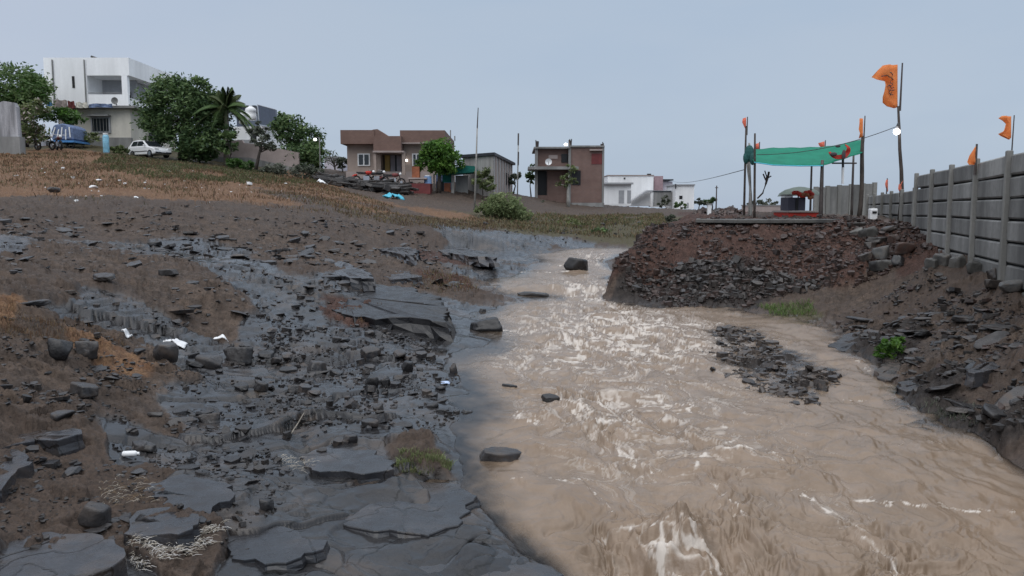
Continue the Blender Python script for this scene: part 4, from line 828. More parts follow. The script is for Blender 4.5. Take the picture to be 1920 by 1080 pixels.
for px in (109, 168): part(hs, "drain_pipe", CONC, lambda b, px=px: b.tube([(xa(px, Y0), Y0 - .06, za(199, Y0)), (xa(px, Y0), Y0 - .06, za(112, Y0))], .05, 6))
part(hs, "railing", CONC, lambda b: b.tube([(xa(171, Y0), Y0 + .1, za(174, Y0)), (xa(235, Y0), Y0 + .1, za(174, Y0))], .03, 6)); part(hs, "sunshade", CONC, lambda b: bx(b, 173, 211, 216, 218.6, Y0, .5, -.4)); part(hs, "plinth", CONC, lambda b: bx(b, 111, 248, 258, 278, Y0, .3, -.05))
for k in range(5): part(hs, "window_bar", CONC, lambda b, k=k: b.tube([(xa(180 + k * 6, Y0), Y0 - .08, za(246, Y0)), (xa(180 + k * 6, Y0), Y0 - .08, za(222, Y0))], .018, 5))
dk = thing("rooftop_antenna", "black slanting rooftop mast with a box on the white house", "antenna", (xa(186, Y0), Y0 + 1, za(108, Y0)))
part(dk, "mast", BLACKP, lambda b: b.tube([(xa(168, Y0), Y0 + 1, za(101, Y0)), (xa(200, Y0), Y0 + 1, za(112.5, Y0))], .09, 6)); part(dk, "head", BLACKP, lambda b: bx(b, 196, 205, 109, 115, Y0, .4, 1)); part(dk, "foot", BLACKP, lambda b: b.tube([(xa(169, Y0), Y0 + 1, za(102, Y0)), (xa(169, Y0), Y0 + 1, za(109, Y0))], .05, 6))
def dish(px, py, Y, r, label, m):
    c = Vector((xa(px, Y), Y, za(py, Y))); t = thing("satellite_dish", label, "satellite dish", c)
    b = MB(); n = 16; vs = [c + Vector((0, .1, 0))]
    for k in range(1, 4): vs += [c + Vector((math.cos(6.283 * i / n) * r * k / 3, .1 - .12 * (k / 3) ** 2, math.sin(6.283 * i / n) * r * k / 3)) for i in range(n)]
    fs = [(0, 1 + i, 1 + (i + 1) % n) for i in range(n)] + [(1 + k * n + i, 1 + (k + 1) * n + i, 1 + (k + 1) * n + (i + 1) % n, 1 + k * n + (i + 1) % n) for k in range(2) for i in range(n)]
    b.add(vs, fs); b.build("reflector", m, t, smooth=True)
    b = MB(); b.tube([c + Vector((0, .1, -r)), c + Vector((0, -.35, 0))], .025, 5); b.build("arm", CONC, t); b = MB(); b.tube([c + Vector((0, .12, 0)), c + Vector((0, .3, -r * 1.1))], .04, 5); b.build("bracket", CONC, t); return t
dish(220.5, 189, Y0 - .7, .26, "round grey dish below the veranda of the white house", CONC)
def cloth(px0, px1, py0, py1, Y, m, label, name="hanging_cloth", cat="cloth"):
    b = MB(); n = 7; X = np.linspace(xa(px0, Y), xa(px1, Y), n); vs = []
    for j, z in enumerate((za(py0, Y), za((py0 + py1) / 2, Y), za(py1, Y))): vs += [(x, Y + .06 * math.sin(i * 1.9 + j), z + random.uniform(-.05, .05)) for i, x in enumerate(X)]
    b.add(vs, [(j * n + i, j * n + i + 1, (j + 1) * n + i + 1, (j + 1) * n + i) for j in range(2) for i in range(n - 1)]); c = (X.mean(), Y, za(py1, Y))
    o = b.build(name, m, None, origin=c); md = o.modifiers.new("thickness", 'SOLIDIFY'); md.thickness = .04; return tag(o, label, cat)
cloth(94, 104, 189, 203, Y0 - .75, BLUEP, "dark blue cloth hung at the end of the white house's ledge"); cloth(106, 132, 187, 202, Y0 - .75, PINKW, "pale pink cloth hung over the ledge of the white house")
cloth(133, 146, 190, 203, Y0 - .75, MAROON, "maroon bundle hung on the ledge of the white house"); cloth(148, 170, 192, 202, Y0 - .75, CREAM, "cream cloth hung on the ledge of the white house"); cloth(172, 216, 195, 202, Y0 - .75, BLUEW, "blue sheet spread along the ledge under the veranda")
# blue cart under the small tree
ct = thing("handcart", "blue covered handcart with white streaks under the small tree", "handcart", (xa(118, 55), 55, za(270, 55)))
part(ct, "cover", BLUEW, lambda b: b.prism([(xa(99, 55), za(263, 55)), (xa(98, 55), za(246, 55)), (xa(104, 55), za(234, 55)), (xa(122, 55), za(231, 55)), (xa(137, 55), za(238, 55)), (xa(139, 55), za(262, 55))], 'y', 55, 57), bevel=.08)
part(ct, "tray", BLUEP, lambda b: bx(b, 97, 141, 263.2, 267, 55, 2.1, -.05))
for p in (106, 132): part(ct, "wheel", RUBBER, lambda b, p=p: b.ring((xa(p, 55), 55.1, za(270, 55)), .28, .05))
for k in range(5): part(ct, "stripe", WHITE, lambda b, k=k: b.rbox(Vector((xa(104 + k * 7.5, 55), 54.97, za(248 + (k % 2) * 4, 55))), (.06, .05, .7), ry=.35 - .1 * k))
# a motorcycle, front along +x
def moto(name, label, X, Y, rz, m, sc=1.0, group="motorcycles parked on the rise"):
    t = thing(name, label, "motorcycle", (X, Y, gnd(X, Y)), rz, group); L = lambda n, m, fn, par=t: (lambda b: (fn(b), b.build(n, m, par, local=True, smooth=False))[1])(MB())
    for x in (-.64, .64):
        wl = L("wheel", RUBBER, lambda b: b.ring((x, 0, .3), .25, .055, n=24)); L("hub", CHROME, lambda b: b.tube([(x, -.06, .3), (x, .06, .3)], .1, 10), wl)
    L("frame", BLACKP, lambda b: (b.tube([(.64, 0, .3), (.46, 0, .82), (.42, 0, .95)], .035, 6), b.tube([(.42, 0, .8), (0, 0, .7), (-.55, 0, .72)], .03, 6), b.tube([(-.64, 0, .3), (-.1, 0, .38), (.35, 0, .6)], .04, 6)))
    L("engine", CHROME, lambda b: b.rbox((.05, 0, .42), (.42, .28, .3))); L("fuel_tank", m, lambda b: b.ball((.2, 0, .8), (.28, .15, .14), 12, 8)); L("seat", BLACKP, lambda b: b.rbox((-.32, 0, .8), (.66, .24, .1), ry=.05))
    L("handlebar", CHROME, lambda b: b.tube([(.3, -.36, 1.0), (.42, 0, .98), (.3, .36, 1.0)], .02, 6)); L("headlight", PLAST, lambda b: b.ball((.56, 0, .88), .1, 10, 7)); L("mudguard", m, lambda b: b.tube([(-.95, 0, .5), (-.8, 0, .62), (-.6, 0, .66)], .07, 6)); return t
moto("motorcycle", "black motorcycle in front of the blue handcart, nearest the big tree", xa(86, 52), 52, R(-20), BLACKP); moto("motorcycle", "black motorcycle in front of the blue handcart, nearest the cream house wall", xa(112, 52.5), 52.5, R(-50), MAROON)
# pale blue drum by the white house
dr = thing("water_drum", "pale blue water drum standing on a stone before the white house", "drum", (xa(196, 54), 54, za(287, 54)))
part(dr, "barrel", plain("pale_blue_plastic", (.25, .52, .68), .4, .3, 4, .05), lambda b: b.tube([(xa(196, 54), 54.3, za(286, 54)), (xa(196, 54), 54.3, za(284, 54)), (xa(196, 54), 54.3, za(256, 54)), (xa(196, 54), 54.3, za(252, 54))], [.18, .2, .2, .15], 16), smooth=True); part(dr, "lid", PLAST, lambda b: b.tube([(xa(196, 54), 54.3, za(251.8, 54)), (xa(196, 54), 54.3, za(249, 54))], .16, 16)); part(dr, "base_stone", CONC, lambda b: bx(b, 188, 205, 286, 291, 54, .8))
# white hatchback
def car(X, Y, rz):
    t = thing("car", "white hatchback parked nose down beside the big dark tree", "car", (X, Y, gnd(X, Y) + .02), rz); L = lambda n, m, fn, par=t, sm=False, bv=0: (lambda b: (fn(b), b.build(n, m, par, local=True, smooth=sm, bevel=bv))[1])(MB())
    lower = [(-1.95, .3), (-2.0, .62), (-1.92, .92), (-1.3, .97), (.75, .95), (1.35, .86), (1.88, .72), (1.98, .5), (1.95, .28), (1.62, .22), (-1.6, .22)]
    L("body", CARP, lambda b: b.prism(lower, 'y', -.82, .82), bv=.07)
    def cab(b):
        a = [(-1.85, .93), (.95, .9)]; c = [(-1.5, 1.42), (-1.1, 1.5), (-.2, 1.5), (.15, 1.43)]; vs = [(-1.85, -.78, .93), (.95, -.78, .9), (.95, .78, .9), (-1.85, .78, .93), (-1.45, -.6, 1.46), (.1, -.6, 1.46), (.1, .6, 1.46), (-1.45, .6, 1.46), (-.7, -.61, 1.52), (-.7, .61, 1.52)]
        b.add(vs, [(0, 1, 5, 8, 4), (1, 2, 6, 5), (3, 7, 9, 6, 2), (0, 4, 7, 3), (4, 8, 9, 7), (8, 5, 6, 9)])
    cb = L("cabin", CARP, cab, bv=.04)
    L("windshield", GLASS, lambda b: b.add([(.93, -.66, .97), (.93, .66, .97), (.17, .55, 1.42), (.17, -.55, 1.42)], [(0, 1, 2, 3)]).add([(.94, -.66, .965), (.94, .66, .965), (.2, .55, 1.44), (.2, -.55, 1.44)], [(0, 1, 2, 3)]))
    for s in (-1, 1):
        def sw(b, s=s):
            for x0, x1, u0, u1 in ((-1.45, -.62, -1.25, -.62), (-.54, .62, -.54, .05)): b.add([(x0, s * .785, 1.0), (x1, s * .785, 1.0), (u1, s * .645, 1.4), (u0, s * .645, 1.4), (x0, s * .74, 1.0), (x1, s * .74, 1.0), (u1, s * .6, 1.4), (u0, s * .6, 1.4)], [(0, 1, 2, 3), (4, 5, 6, 7), (0, 1, 5, 4), (2, 3, 7, 6)])
        L("side_window", GLASS, sw); L("headlight", PLAST, lambda b, s=s: b.rbox((1.86, s * .62, .68), (.2, .34, .13), ry=.3)); L("mirror", CARP, lambda b, s=s: b.ball((.62, s * .92, 1.0), (.1, .1, .07))); L("trim_strip", BLACKP, lambda b, s=s: b.rbox((-.1, s * .83, .52), (2.0, .03, .06)))
        for x in (-1.2, 1.25):
            wl = L("wheel", RUBBER, lambda b, x=x, s=s: b.tube([(x, s * .64, .3), (x, s * .85, .3)], .31, 22)); L("rim", CHROME, lambda b, x=x, s=s: b.tube([(x, s * .8, .3), (x, s * .87, .3)], .19, 16), wl)
    L("bumper", BLACKP, lambda b: b.rbox((1.93, 0, .36), (.14, 1.5, .14))); L("number_plate", PLAST, lambda b: b.rbox((2.01, 0, .45), (.03, .45, .1))); t.scale = (.8, .8, .8); return t
car(xa(281, 55.6), 55.6, R(-32))
# trees of the rise
tree("tree", "big bright green tree behind the whitewashed wall stub", (45, None, 56), [(30, 165, 55, 42, 56), (70, 190, 32, 38, 55.5), (5, 195, 40, 40, 56), (78, 160, 24, 26, 56)], 9000, .14, mats=[LEAFS[1], LEAFS[2], LEAFB[0]], tr=.3, seed=1)
tree("flowering_shrub", "shrub with pale blossom beside the wall stub", (75, None, 51), [(70, 225, 22, 34, 51), (60, 250, 24, 22, 51), (85, 200, 14, 18, 51)], 2200, .12, mats=LEAFO, tr=.06, cat="shrub", seed=2, bloom=.16)
tree("small_tree", "small leafy tree reaching over the blue handcart", (128, None, 57), [(125, 218, 28, 14, 57), (145, 225, 18, 12, 57)], 1500, .13, mats=[LEAFS[1], LEAFB[0], LEAFB[1]], tr=.07, seed=3)
tree("tree", "largest dark green tree between the white house and the palm", (345, None, 57), [(335, 205, 62, 52, 57), (300, 235, 32, 38, 56.5), (375, 235, 36, 52, 57), (330, 172, 38, 30, 57), (372, 268, 42, 24, 56.5), (398, 198, 28, 34, 57.6), (412, 240, 26, 44, 57.6), (370, 165, 30, 20, 57)], 17000, .14, tr=.35, seed=4)
def palm(px, pyb, Y, pyt, label):
    X = xa(px, Y); z0 = gnd(X, Y); top = Vector((X + .15, Y, za(pyt, Y))); t = thing("palm", label, "palm tree", (X, Y, z0)); part(t, "trunk", BARKP, lambda b: b.tube([(X, Y, z0 - .1), (X + .1, Y, (z0 + top.z) / 2), top], [.2, .16, .12], 10), smooth=True)
    rng = np.random.default_rng(5)
    for k in range(36):
        a = 6.283 * k / 36 + rng.uniform(-.2, .2); el = rng.uniform(-.1, 1.45); L = rng.uniform(1.9, 2.7); d = Vector((math.cos(a), math.sin(a), 0)); b = MB(); sp = []
        for i in range(9):
            s = i / 8; sp.append(top + d * (L * s * math.cos(el) * (1 + .1 * s)) + Vector((0, 0, L * (s * math.sin(el) - .75 * s * s * (1.25 - el * .5)))))
        b.tube(sp, [.04 - .0035 * i for i in range(9)], 5); sd = d.cross(Vector((0, 0, 1)))
        for i in range(1, 40):
            s = i / 40; p = sp[int(s * 8)].lerp(sp[min(8, int(s * 8) + 1)], s * 8 - int(s * 8)); ll = .62 * math.sin(math.pi * (s * .85 + .12))
            for q in (-1, 1):
                e = p + sd * q * ll * .62 + d * ll * .45 + Vector((0, 0, -ll * .5)); wv = d * .06; b.add([p - wv, p + wv, e], [(0, 1, 2)])
        b.build("frond", LEAFS[1] if k % 3 else LEAFO[0], t)
palm(424, 300, 57.0, 203, "coconut palm with drooping fronds beside the largest dark tree")
tree("tree", "rounded dark tree before the gap left of the brown bungalow", (570, None, 63), [(545, 245, 30, 28, 63), (575, 270, 30, 34, 63), (560, 295, 48, 18, 62), (592, 290, 18, 26, 62.5), (535, 230, 18, 16, 63.5)], 8500, .14, tr=.22, seed=6)
tree("thin_tree", "thin leaning tree with a dark trunk in front of the pinkish wall", (478, None, 56), [(492, 262, 22, 16, 56), (500, 245, 18, 12, 56), (480, 240, 14, 10, 56), (508, 275, 14, 10, 56)], 900, .13, mats=LEAFG, tr=.12, seed=7)
tree("small_tree", "slim tree below the palm in front of the pinkish wall", (425, None, 55.5), [(428, 268, 16, 20, 55.5), (430, 250, 12, 14, 55.5)], 900, .14, tr=.07, seed=8)
tree("bush", "low bright green bush under the thin leaning tree", (452, None, 54), [(440, 306, 18, 10, 54), (462, 308, 14, 9, 54)], 1500, .11, mats=[LEAFS[1], LEAFB[0], LEAFB[0]], tr=.03, cat="bush", seed=9)
tree("bush", "grey scrub bush right of the thin leaning tree", (520, None, 54), [(520, 318, 22, 10, 54), (505, 322, 18, 8, 54)], 1000, .11, mats=LEAFG, tr=.03, cat="bush", seed=10)
tree("bush", "grey scrub bush at the foot of the rounded dark tree", (572, None, 54), [(565, 320, 26, 12, 54), (590, 324, 16, 10, 54)], 1100, .11, mats=LEAFG, tr=.03, cat="bush", seed=11)
tree("bush", "dark bush under the largest dark tree beside the white car", (355, None, 55.5), [(362, 290, 28, 10, 57), (388, 290, 18, 10, 57)], 1600, .13, tr=.03, cat="bush", seed=12)
tree("bush", "row of weeds at the foot of the white house's wall", (160, None, 57), [(158, 258, 26, 8, 57), (182, 252, 8, 10, 57), (135, 266, 20, 8, 56)], 1000, .11, mats=LEAFO, tr=.02, cat="bush", seed=13)
tree("bush", "small green bush between the pale drum and the car", (225, None, 55), [(226, 284, 14, 9, 55), (215, 276, 10, 8, 55)], 600, .11, mats=LEAFO, tr=.02, cat="bush", seed=14)
# second white house with tanks and panel
h2 = thing("house", "white flat roofed house half hidden behind the palm, with tanks on top", "house", (xa(480, 70), 70, za(300, 70)))
part(h2, "wall", WHITE, lambda b: b.prism([(xa(440, 70), 70), (xa(500, 70), 69), (xa(528, 70), 73), (xa(528, 70), 79), (xa(440, 70), 79)], 'z', za(305, 70), za(238, 70))); part(h2, "roof", ROOFD, lambda b: bx(b, 440, 482, 197.5, 201, 70, 5)); part(h2, "roof_wall", PANEL, lambda b: bx(b, 444, 455, 201.2, 237, 70, 4.5, .3)); part(h2, "window", GLASS, lambda b: bx(b, 470, 486, 248, 262, 69, .4, .2)); part(h2, "balcony", GREYW, lambda b: bx(b, 446, 478, 262, 275, 68.6, 1.2))
t = thing("solar_panel", "big blue grey panel on a steel frame above the second white house", "solar panel", (xa(503, 68), 68, za(238, 68)))
pa = [(xa(487, 67), 67, za(197, 67)), (xa(520, 70), 70, za(206, 70)), (xa(521, 70), 70, za(240, 70)), (xa(489, 67), 67, za(234, 67))]
part(t, "panel", PANEL, lambda b: b.add(pa + [(x + .05, y + .12, z) for x, y, z in pa], [(0, 1, 2, 3), (4, 5, 6, 7), (0, 1, 5, 4), (1, 2, 6, 5), (2, 3, 7, 6), (3, 0, 4, 7)]))
A = [Vector(p) + Vector((-.03, -.06, 0)) for p in pa]
for i, j in ((0, 1), (1, 2), (2, 3), (3, 0)): part(t, "frame_bar", CHROME, lambda b: b.tube([A[i], A[j]], .06, 5))
for k in range(1, 4): part(t, "cross_bar", ROOFD, lambda b: b.tube([A[0].lerp(A[3], k / 4), A[1].lerp(A[2], k / 4)], .035, 5))
for k in (0, 1): part(t, "leg", CHROME, lambda b: b.tube([A[3 - k] + Vector((0, .1, 0)), Vector((A[3 - k].x, A[3 - k].y + .1, za(243, 69)))], .05, 5))
tank(473, 200, 225, 68.5, "taller white water tank next to the blue grey panel"); tank(460, 210, 232, 68, "lower white water tank left of the taller one"); 
pw = thing("compound_wall", "long pinkish compound wall with dark stone footing behind the thin tree", "wall", (xa(520, 60), 60, za(310, 60)))
def f(b): b.prism([(xa(393, 60), za(318, 60)), (xa(393, 60), za(263, 60)), (xa(455, 60), za(263, 60)), (xa(458, 60), za(268, 60)), (xa(480, 60), za(270, 60)), (xa(510, 60), za(276, 60)), (xa(560, 60), za(286, 60)), (xa(560, 60), za(325, 60))], 'y', 60, 60.25)
part(pw, "wall", PINKW, f); part(pw, "footing", CONC, lambda b: b.prism([(xa(390, 60), za(330, 60)), (xa(390, 60), za(294, 60)), (xa(470, 60), za(296, 60)), (xa(560, 60), za(316, 60)), (xa(560, 60), za(335, 60))], 'y', 59.7, 59.97))
t = thing("house", "low pinkish outbuilding with small openings right of the thin tree", "house", (xa(530, 62), 62, za(315, 62))); part(t, "wall", PINKW, lambda b: bx(b, 500, 562, 283, 322, 62, 3))
for k in range(3): part(t, "opening", GREYW, lambda b, k=k: bx(b, 508 + k * 18, 520 + k * 18, 292, 304, 62, .1, -.04))
# gap between tree and bungalow
t = thing("house", "pale far building glimpsed in the gap left of the bungalow", "house", (xa(622, 100), 100, za(330, 100))); part(t, "wall", LILAC, lambda b: bx(b, 608, 634, 296, 330, 100, 6)); part(t, "roof", GREYW, lambda b: bx(b, 606, 636, 293, 295.8, 100, 6.4, -.2))
tree("bush", "small dark bush beside the bungalow's left corner", (642, None, 66), [(642, 306, 10, 12, 66)], 500, .12, mats=LEAFG, tr=.04, cat="bush", seed=15)
tree("far_tree", "bare grey tree over the pale far building", (628, None, 96), [(622, 296, 14, 14, 96), (640, 300, 8, 12, 96)], 260, .16, mats=LEAFG, tr=.14, seed=16, limbs=14)
sl_ = thing("street_lamp", "lit white lamp on a thin post by the rounded dark tree", "street lamp", (xa(596, 60), 60, gnd(xa(596, 60), 60))); part(sl_, "post", CONC, lambda b: b.tube([(xa(600, 60), 60, gnd(xa(600, 60), 60)), (xa(600, 60), 60, za(258, 60)), (xa(595, 60), 59.8, za(258, 60))], .04, 6)); part(sl_, "bulb", LAMPS, lambda b: b.ball((xa(593, 60), 59.8, za(262, 60)), (.11, .11, .1)), smooth=True)
# brown bungalow
Yb = 60; bu = thing("bungalow", "brown single storey bungalow with deep clad roof bands and a lit porch", "bungalow", (xa(745, Yb), Yb, za(335, Yb)))
part(bu, "wall", TAUPE, lambda b: (bx(b, 651, 714, 268, 345, Yb, 8.5), bx(b, 714.3, 757, 262, 345, Yb, 6.8, 1.5), bx(b, 757.3, 838, 268, 345, Yb, 8.5)))
part(bu, "roof_band", BROWN, lambda b: bx(b, 644, 706, 246, 271.5, Yb, 9.5, -.9)); part(bu, "roof_band", BROWN, lambda b: bx(b, 753, 836, 246, 268.5, Yb, 9.6, -.7)); part(bu, "porch_band", BROWN, lambda b: bx(b, 706.2, 757, 258, 285, Yb, 3.2, -1.3)); part(bu, "porch_band_step", BROWN, lambda b: b.prism([(xa(703, Yb), za(258, Yb)), (xa(703, Yb), za(245, Yb)), (xa(712, Yb), za(244, Yb)), (xa(733, Yb), za(257.8, Yb))], 'y', Yb - .8, Yb + 3)); part(bu, "parapet", GREYW, lambda b: bx(b, 728, 755, 246, 257, Yb, .3, 4))
part(bu, "eave_slab", PINKW, lambda b: (bx(b, 705.5, 762, 285.3, 288.5, Yb, 3.4, -1.5), bx(b, 752.5, 837, 268.8, 271, Yb, 9, -.8)))
for p in ((717, 726), (750, 757)): part(bu, "porch_pier", YELLOW, lambda b, p=p: bx(b, p[0], p[1], 289, 320, Yb, .3, 1.15))
dr_ = part(bu, "door", LILAC, lambda b: (bx(b, 727, 735.5, 289, 320, Yb, .1, 1.35), bx(b, 739, 748, 289, 320, Yb, .1, 1.35))); b = MB(); bx(b, 735.8, 738.7, 289, 320, Yb, .1, 1.33); b.build("door_gap", DARKW, dr_)
for p0, p1 in ((671, 694), (773, 789)):
    fr = part(bu, "window", PLAST, lambda b, p0=p0, p1=p1: bx(b, p0, p1, 288, 311, Yb, .14, -.1)); c = (p0 + p1) / 2
    for u, v in ((p0 + 2.2, c - 1.2), (c + 1.2, p1 - 2.2)): b = MB(); bx(b, u, v, 290, 309, Yb, .1, -.13); b.build("pane", GLASS, fr)
part(bu, "plinth", PINKW, lambda b: bx(b, 650, 840, 322, 347, Yb, .3, -.32)); part(bu, "porch_light", LAMPS, lambda b: b.ball((xa(763, Yb), Yb - .2, za(301, Yb)), .09)); part(bu, "post", TAUPE, lambda b: bx(b, 706, 711, 288.6, 330, Yb, .25, -1.3)); part(bu, "post", TAUPE, lambda b: bx(b, 758, 764, 288.6, 330, Yb, .25, -1.3)); part(bu, "roof_rod", CONC, lambda b: (b.tube([(xa(845, 66), 66, za(262, 66)), (xa(845, 66), 66, za(244, 66))], .05, 5), b.tube([(xa(853, 66), 66, za(264, 66)), (xa(853, 66), 66, za(255, 66))], .05, 5)))
moto("motorcycle", "red motorcycle parked before the bungalow's window", xa(685, 57), 57, R(10), REDC); moto("motorcycle", "black motorcycle parked before the bungalow's porch, middle of three", xa(706, 57), 57, R(-15), BLACKP); moto("motorcycle", "dark motorcycle parked before the porch pier, by the brick red cart", xa(735, 57), 57, R(8), MAROON)
# a heap of stones and timber before the bungalow
hp = MB()
for i in range(170):
    p = random.uniform(606, 762); Y = random.uniform(52, 54.5); X = xa(p, Y); z = gnd(X, Y); q = random.random(); 
    if q < .55: hp.rbox((X, Y, z + random.uniform(0, .55)), (random.uniform(.5, 2.4), random.uniform(.12, .3), random.uniform(.1, .22)), random.uniform(-.4, .4), random.gauss(0, .15), random.gauss(0, .12))
    else: hp.rbox((X, Y, z + random.uniform(0, .4)), (random.uniform(.3, .7), random.uniform(.3, .6), random.uniform(.2, .4)), random.uniform(0, 3), random.gauss(0, .3), random.gauss(0, .3))
tag(hp.build("timber_heap", DARKRUB, None, origin=(xa(690, 53), 53, gnd(xa(690, 53), 53)), bevel=.02), "long dark heap of timber and stones in front of the brown bungalow", "heap")
def tarp(px, py, Y, wpx, hpx, m, label, name="tarpaulin", cat="tarpaulin", seed=0):
    n = 14; g = ground(px, py); s = g.y / F; xs = np.linspace(-wpx * s / 2, wpx * s / 2, n); ys = np.linspace(-1, 1, 9) * hpx * s * .9; A_, B_ = np.meshgrid(xs, ys); X = g.x + A_ + .15 * wpx * s * fbm(B_ * 2, A_ * 2, 2, seed); Yg = g.y + B_
    Z = gz(X, Yg) + hpx * s * (.35 + .5 * fbm(X * 3, Yg * 3, 3, 501 + seed)) * np.clip(1.2 - (A_ / (wpx * s * .5)) ** 2, 0, 1) + .02
    o = link(name, grid_mesh(name, np.stack([X - g.x, Yg - g.y, Z - g.z], -1).reshape(-1, 3), quads_of(9, n), [m], smooth=True), None, g); o.modifiers.new("thickness", 'SOLIDIFY').thickness = .01 * max(1, g.y / 12); return tag(o, label, cat)
tarp(737, 372, 50, 36, 16, TARPB, "crumpled bright cyan tarpaulin at the end of the dark heap", seed=1)
tarp(604, 345, 53, 16, 9, PLAST, "white sheet lying on stones at the left end of the dark heap", "plastic_sheet", "plastic sheet", seed=2)
# things under and beside the bright green tree
kt = thing("stall", "brick red stall box with a small shelf under the bright green tree", "stall", (xa(786, 54), 54, za(362, 54))); part(kt, "box", MAROON, lambda b: bx(b, 768, 806, 344, 364, 54, 1.4)); part(kt, "shelf", PINKW, lambda b: bx(b, 764, 800, 333, 336, 54, 1.6, -.1)); part(kt, "cabinet", RUSTY, lambda b: bx(b, 771, 785, 312, 332.8, 54, .6, .3)); part(kt, "post", WOOD, lambda b: bx(b, 766, 768, 336.2, 364, 54, .1, -.05))
for px, py0, py1, m, lab in ((800, 330, 346, BLUEP, "light blue drum standing on the red stall box"),):
    t = thing("drum", lab, "drum", (xa(px, 54), 54.6, za(344, 54))); part(t, "barrel", plain("light_blue_plastic", (.22, .36, .6), .4, .2, 3, 0), lambda b: b.tube([(xa(px, 54), 54.6, za(344, 54)), (xa(px, 54), 54.6, za(330, 54))], .26, 14)); part(t, "lid", PLAST, lambda b: b.tube([(xa(px, 54), 54.6, za(329.8, 54)), (xa(px, 54), 54.6, za(328, 54))], .2, 14))
t = thing("shed", "small tin shed with a black doorway and an orange panel under a teal net", "shed", (xa(835, 56), 56, za(362, 56))); part(t, "post", PALEW, lambda b: (bx(b, 812, 815, 326, 363, 56, .12), bx(b, 846, 851, 328, 364, 56, .15))); part(t, "doorway", DARKW, lambda b: bx(b, 817, 831, 340, 360, 56, .2, .3)); part(t, "front_panel", RUSTY, lambda b: bx(b, 832, 844, 343, 362, 56, .08, .2)); part(t, "back_panel", BLUEW, lambda b: bx(b, 814, 846, 325, 362, 56, .1, 1.2)); part(t, "upper_panel", TEALN, lambda b: bx(b, 829, 846, 327, 342, 56, .06, .15)); part(t, "side_panel", CONC, lambda b: bx(b, 852, 876, 328, 362, 56, .2, .8)); part(t, "net_roof", TEALN, lambda b: b.prism([(xa(842, 56), za(327, 56)), (xa(850, 56), za(316, 56)), (xa(868, 56), za(310, 56)), (xa(890, 56), za(312, 56)), (xa(897, 56), za(322, 56)), (xa(870, 56), za(325, 56))], 'y', 55.6, 58))
tree("tree", "rounded bright green tree in front of the bungalow's right end", (822, None, 55), [(822, 288, 32, 24, 55), (845, 300, 22, 20, 55), (805, 302, 22, 18, 55), (830, 312, 24, 12, 55)], 6500, .13, mats=LEAFB, tr=.14, seed=17)
tree("bush", "olive bush hiding the corner of the grey shed", (905, None, 55), [(905, 335, 16, 18, 55), (915, 350, 14, 10, 55)], 1200, .12, mats=LEAFO, tr=.04, cat="bush", seed=18)
# grey shed with a corner towards the viewer
A3, B3, C3 = Vector((xa(868, 59), 59, 0)), Vector((xa(925, 56.5), 56.5, 0)), Vector((xa(961, 69), 69, 0)); D3 = A3 + C3 - B3; zt = za(292, 56.5); zb = za(368, 56.5)
sh = thing("shed", "grey sheet metal shed with a dark flat roof left of the brick house", "shed", (B3.x, B3.y, zb)); part(sh, "front_wall", SHEET, lambda b: b.prism([(A3.x, A3.y), (B3.x, B3.y), (B3.x, B3.y + .1), (A3.x, A3.y + .1)], 'z', zb, zt)); part(sh, "side_wall", SHEET, lambda b: b.prism([(B3.x + .02, B3.y), (C3.x, C3.y), (C3.x - .1, C3.y), (B3.x - .08, B3.y + .12)], 'z', zb, zt - .02)); o_ = Vector((.25, -.25, 0))
part(sh, "roof", ROOFD, lambda b: b.prism([(A3.x - .2, A3.y - .2), (B3.x + .1, B3.y - .3), (C3.x + .25, C3.y), (D3.x, D3.y)], 'z', zt + .02, zt + .22))
for k in range(7): part(sh, "batten", PINKW, lambda b, k=k: b.tube([B3.lerp(C3, .08 + k * .14) + Vector((.05, 0, zb)), B3.lerp(C3, .08 + k * .14) + Vector((.05, 0, zt))], .06, 5))
part(sh, "side_door", DARKW, lambda b: b.prism([(lambda q: (q.x, q.y))(B3.lerp(C3, .6) + Vector((.06, 0, 0))), (lambda q: (q.x, q.y))(B3.lerp(C3, .72) + Vector((.06, 0, 0))), (lambda q: (q.x, q.y))(B3.lerp(C3, .72)), (lambda q: (q.x, q.y))(B3.lerp(C3, .6))], 'z', za(345, 62), za(322, 62)))
tree("small_tree", "small round tree between the grey shed and the brick house", (962, None, 66), [(962, 334, 9, 14, 66), (970, 328, 6, 6, 66)], 500, .14, mats=LEAFG, tr=.06, seed=19); tree("small_tree", "small dark tree behind the left edge of the brick house", (996, None, 78), [(996, 325, 8, 18, 78), (992, 340, 6, 8, 78)], 500, .16, tr=.06, seed=20)
t = thing("pole", "tallest thin pale pole rising in front of the grey shed", "pole", (xa(890, 44), 44, gnd(xa(890, 44), 44))); part(t, "shaft", PALEW, lambda b: b.tube([(xa(889, 44), 44, gnd(xa(889, 44), 44) - .1), (xa(893, 44), 44, za(300, 44)), (xa(895, 44), 44, za(240, 44))], [.06, .045, .035], 8), smooth=True); part(t, "top", METALP, lambda b: b.tube([(xa(895, 44), 44, za(241, 44)), (xa(897, 44), 44, za(202, 44))], [.035, .022], 8))
t = thing("pole", "shorter thin pole with dark and pale bands left of the brick house", "pole", (xa(972, 58), 58, gnd(xa(972, 58), 58))); part(t, "shaft", PALEW, lambda b: b.tube([(xa(970, 58), 58, gnd(xa(970, 58), 58) - .1), (xa(972, 58), 58, za(252, 58))], [.05, .04], 8), smooth=True)
for a, c in ((250, 272), (285, 310)): part(t, "dark_band", METALP, lambda b, a=a, c=c: b.tube([(xa(972, 57.95), 57.98, za(a, 58)), (xa(971.6, 57.95), 57.98, za(c, 58))], .055, 8))
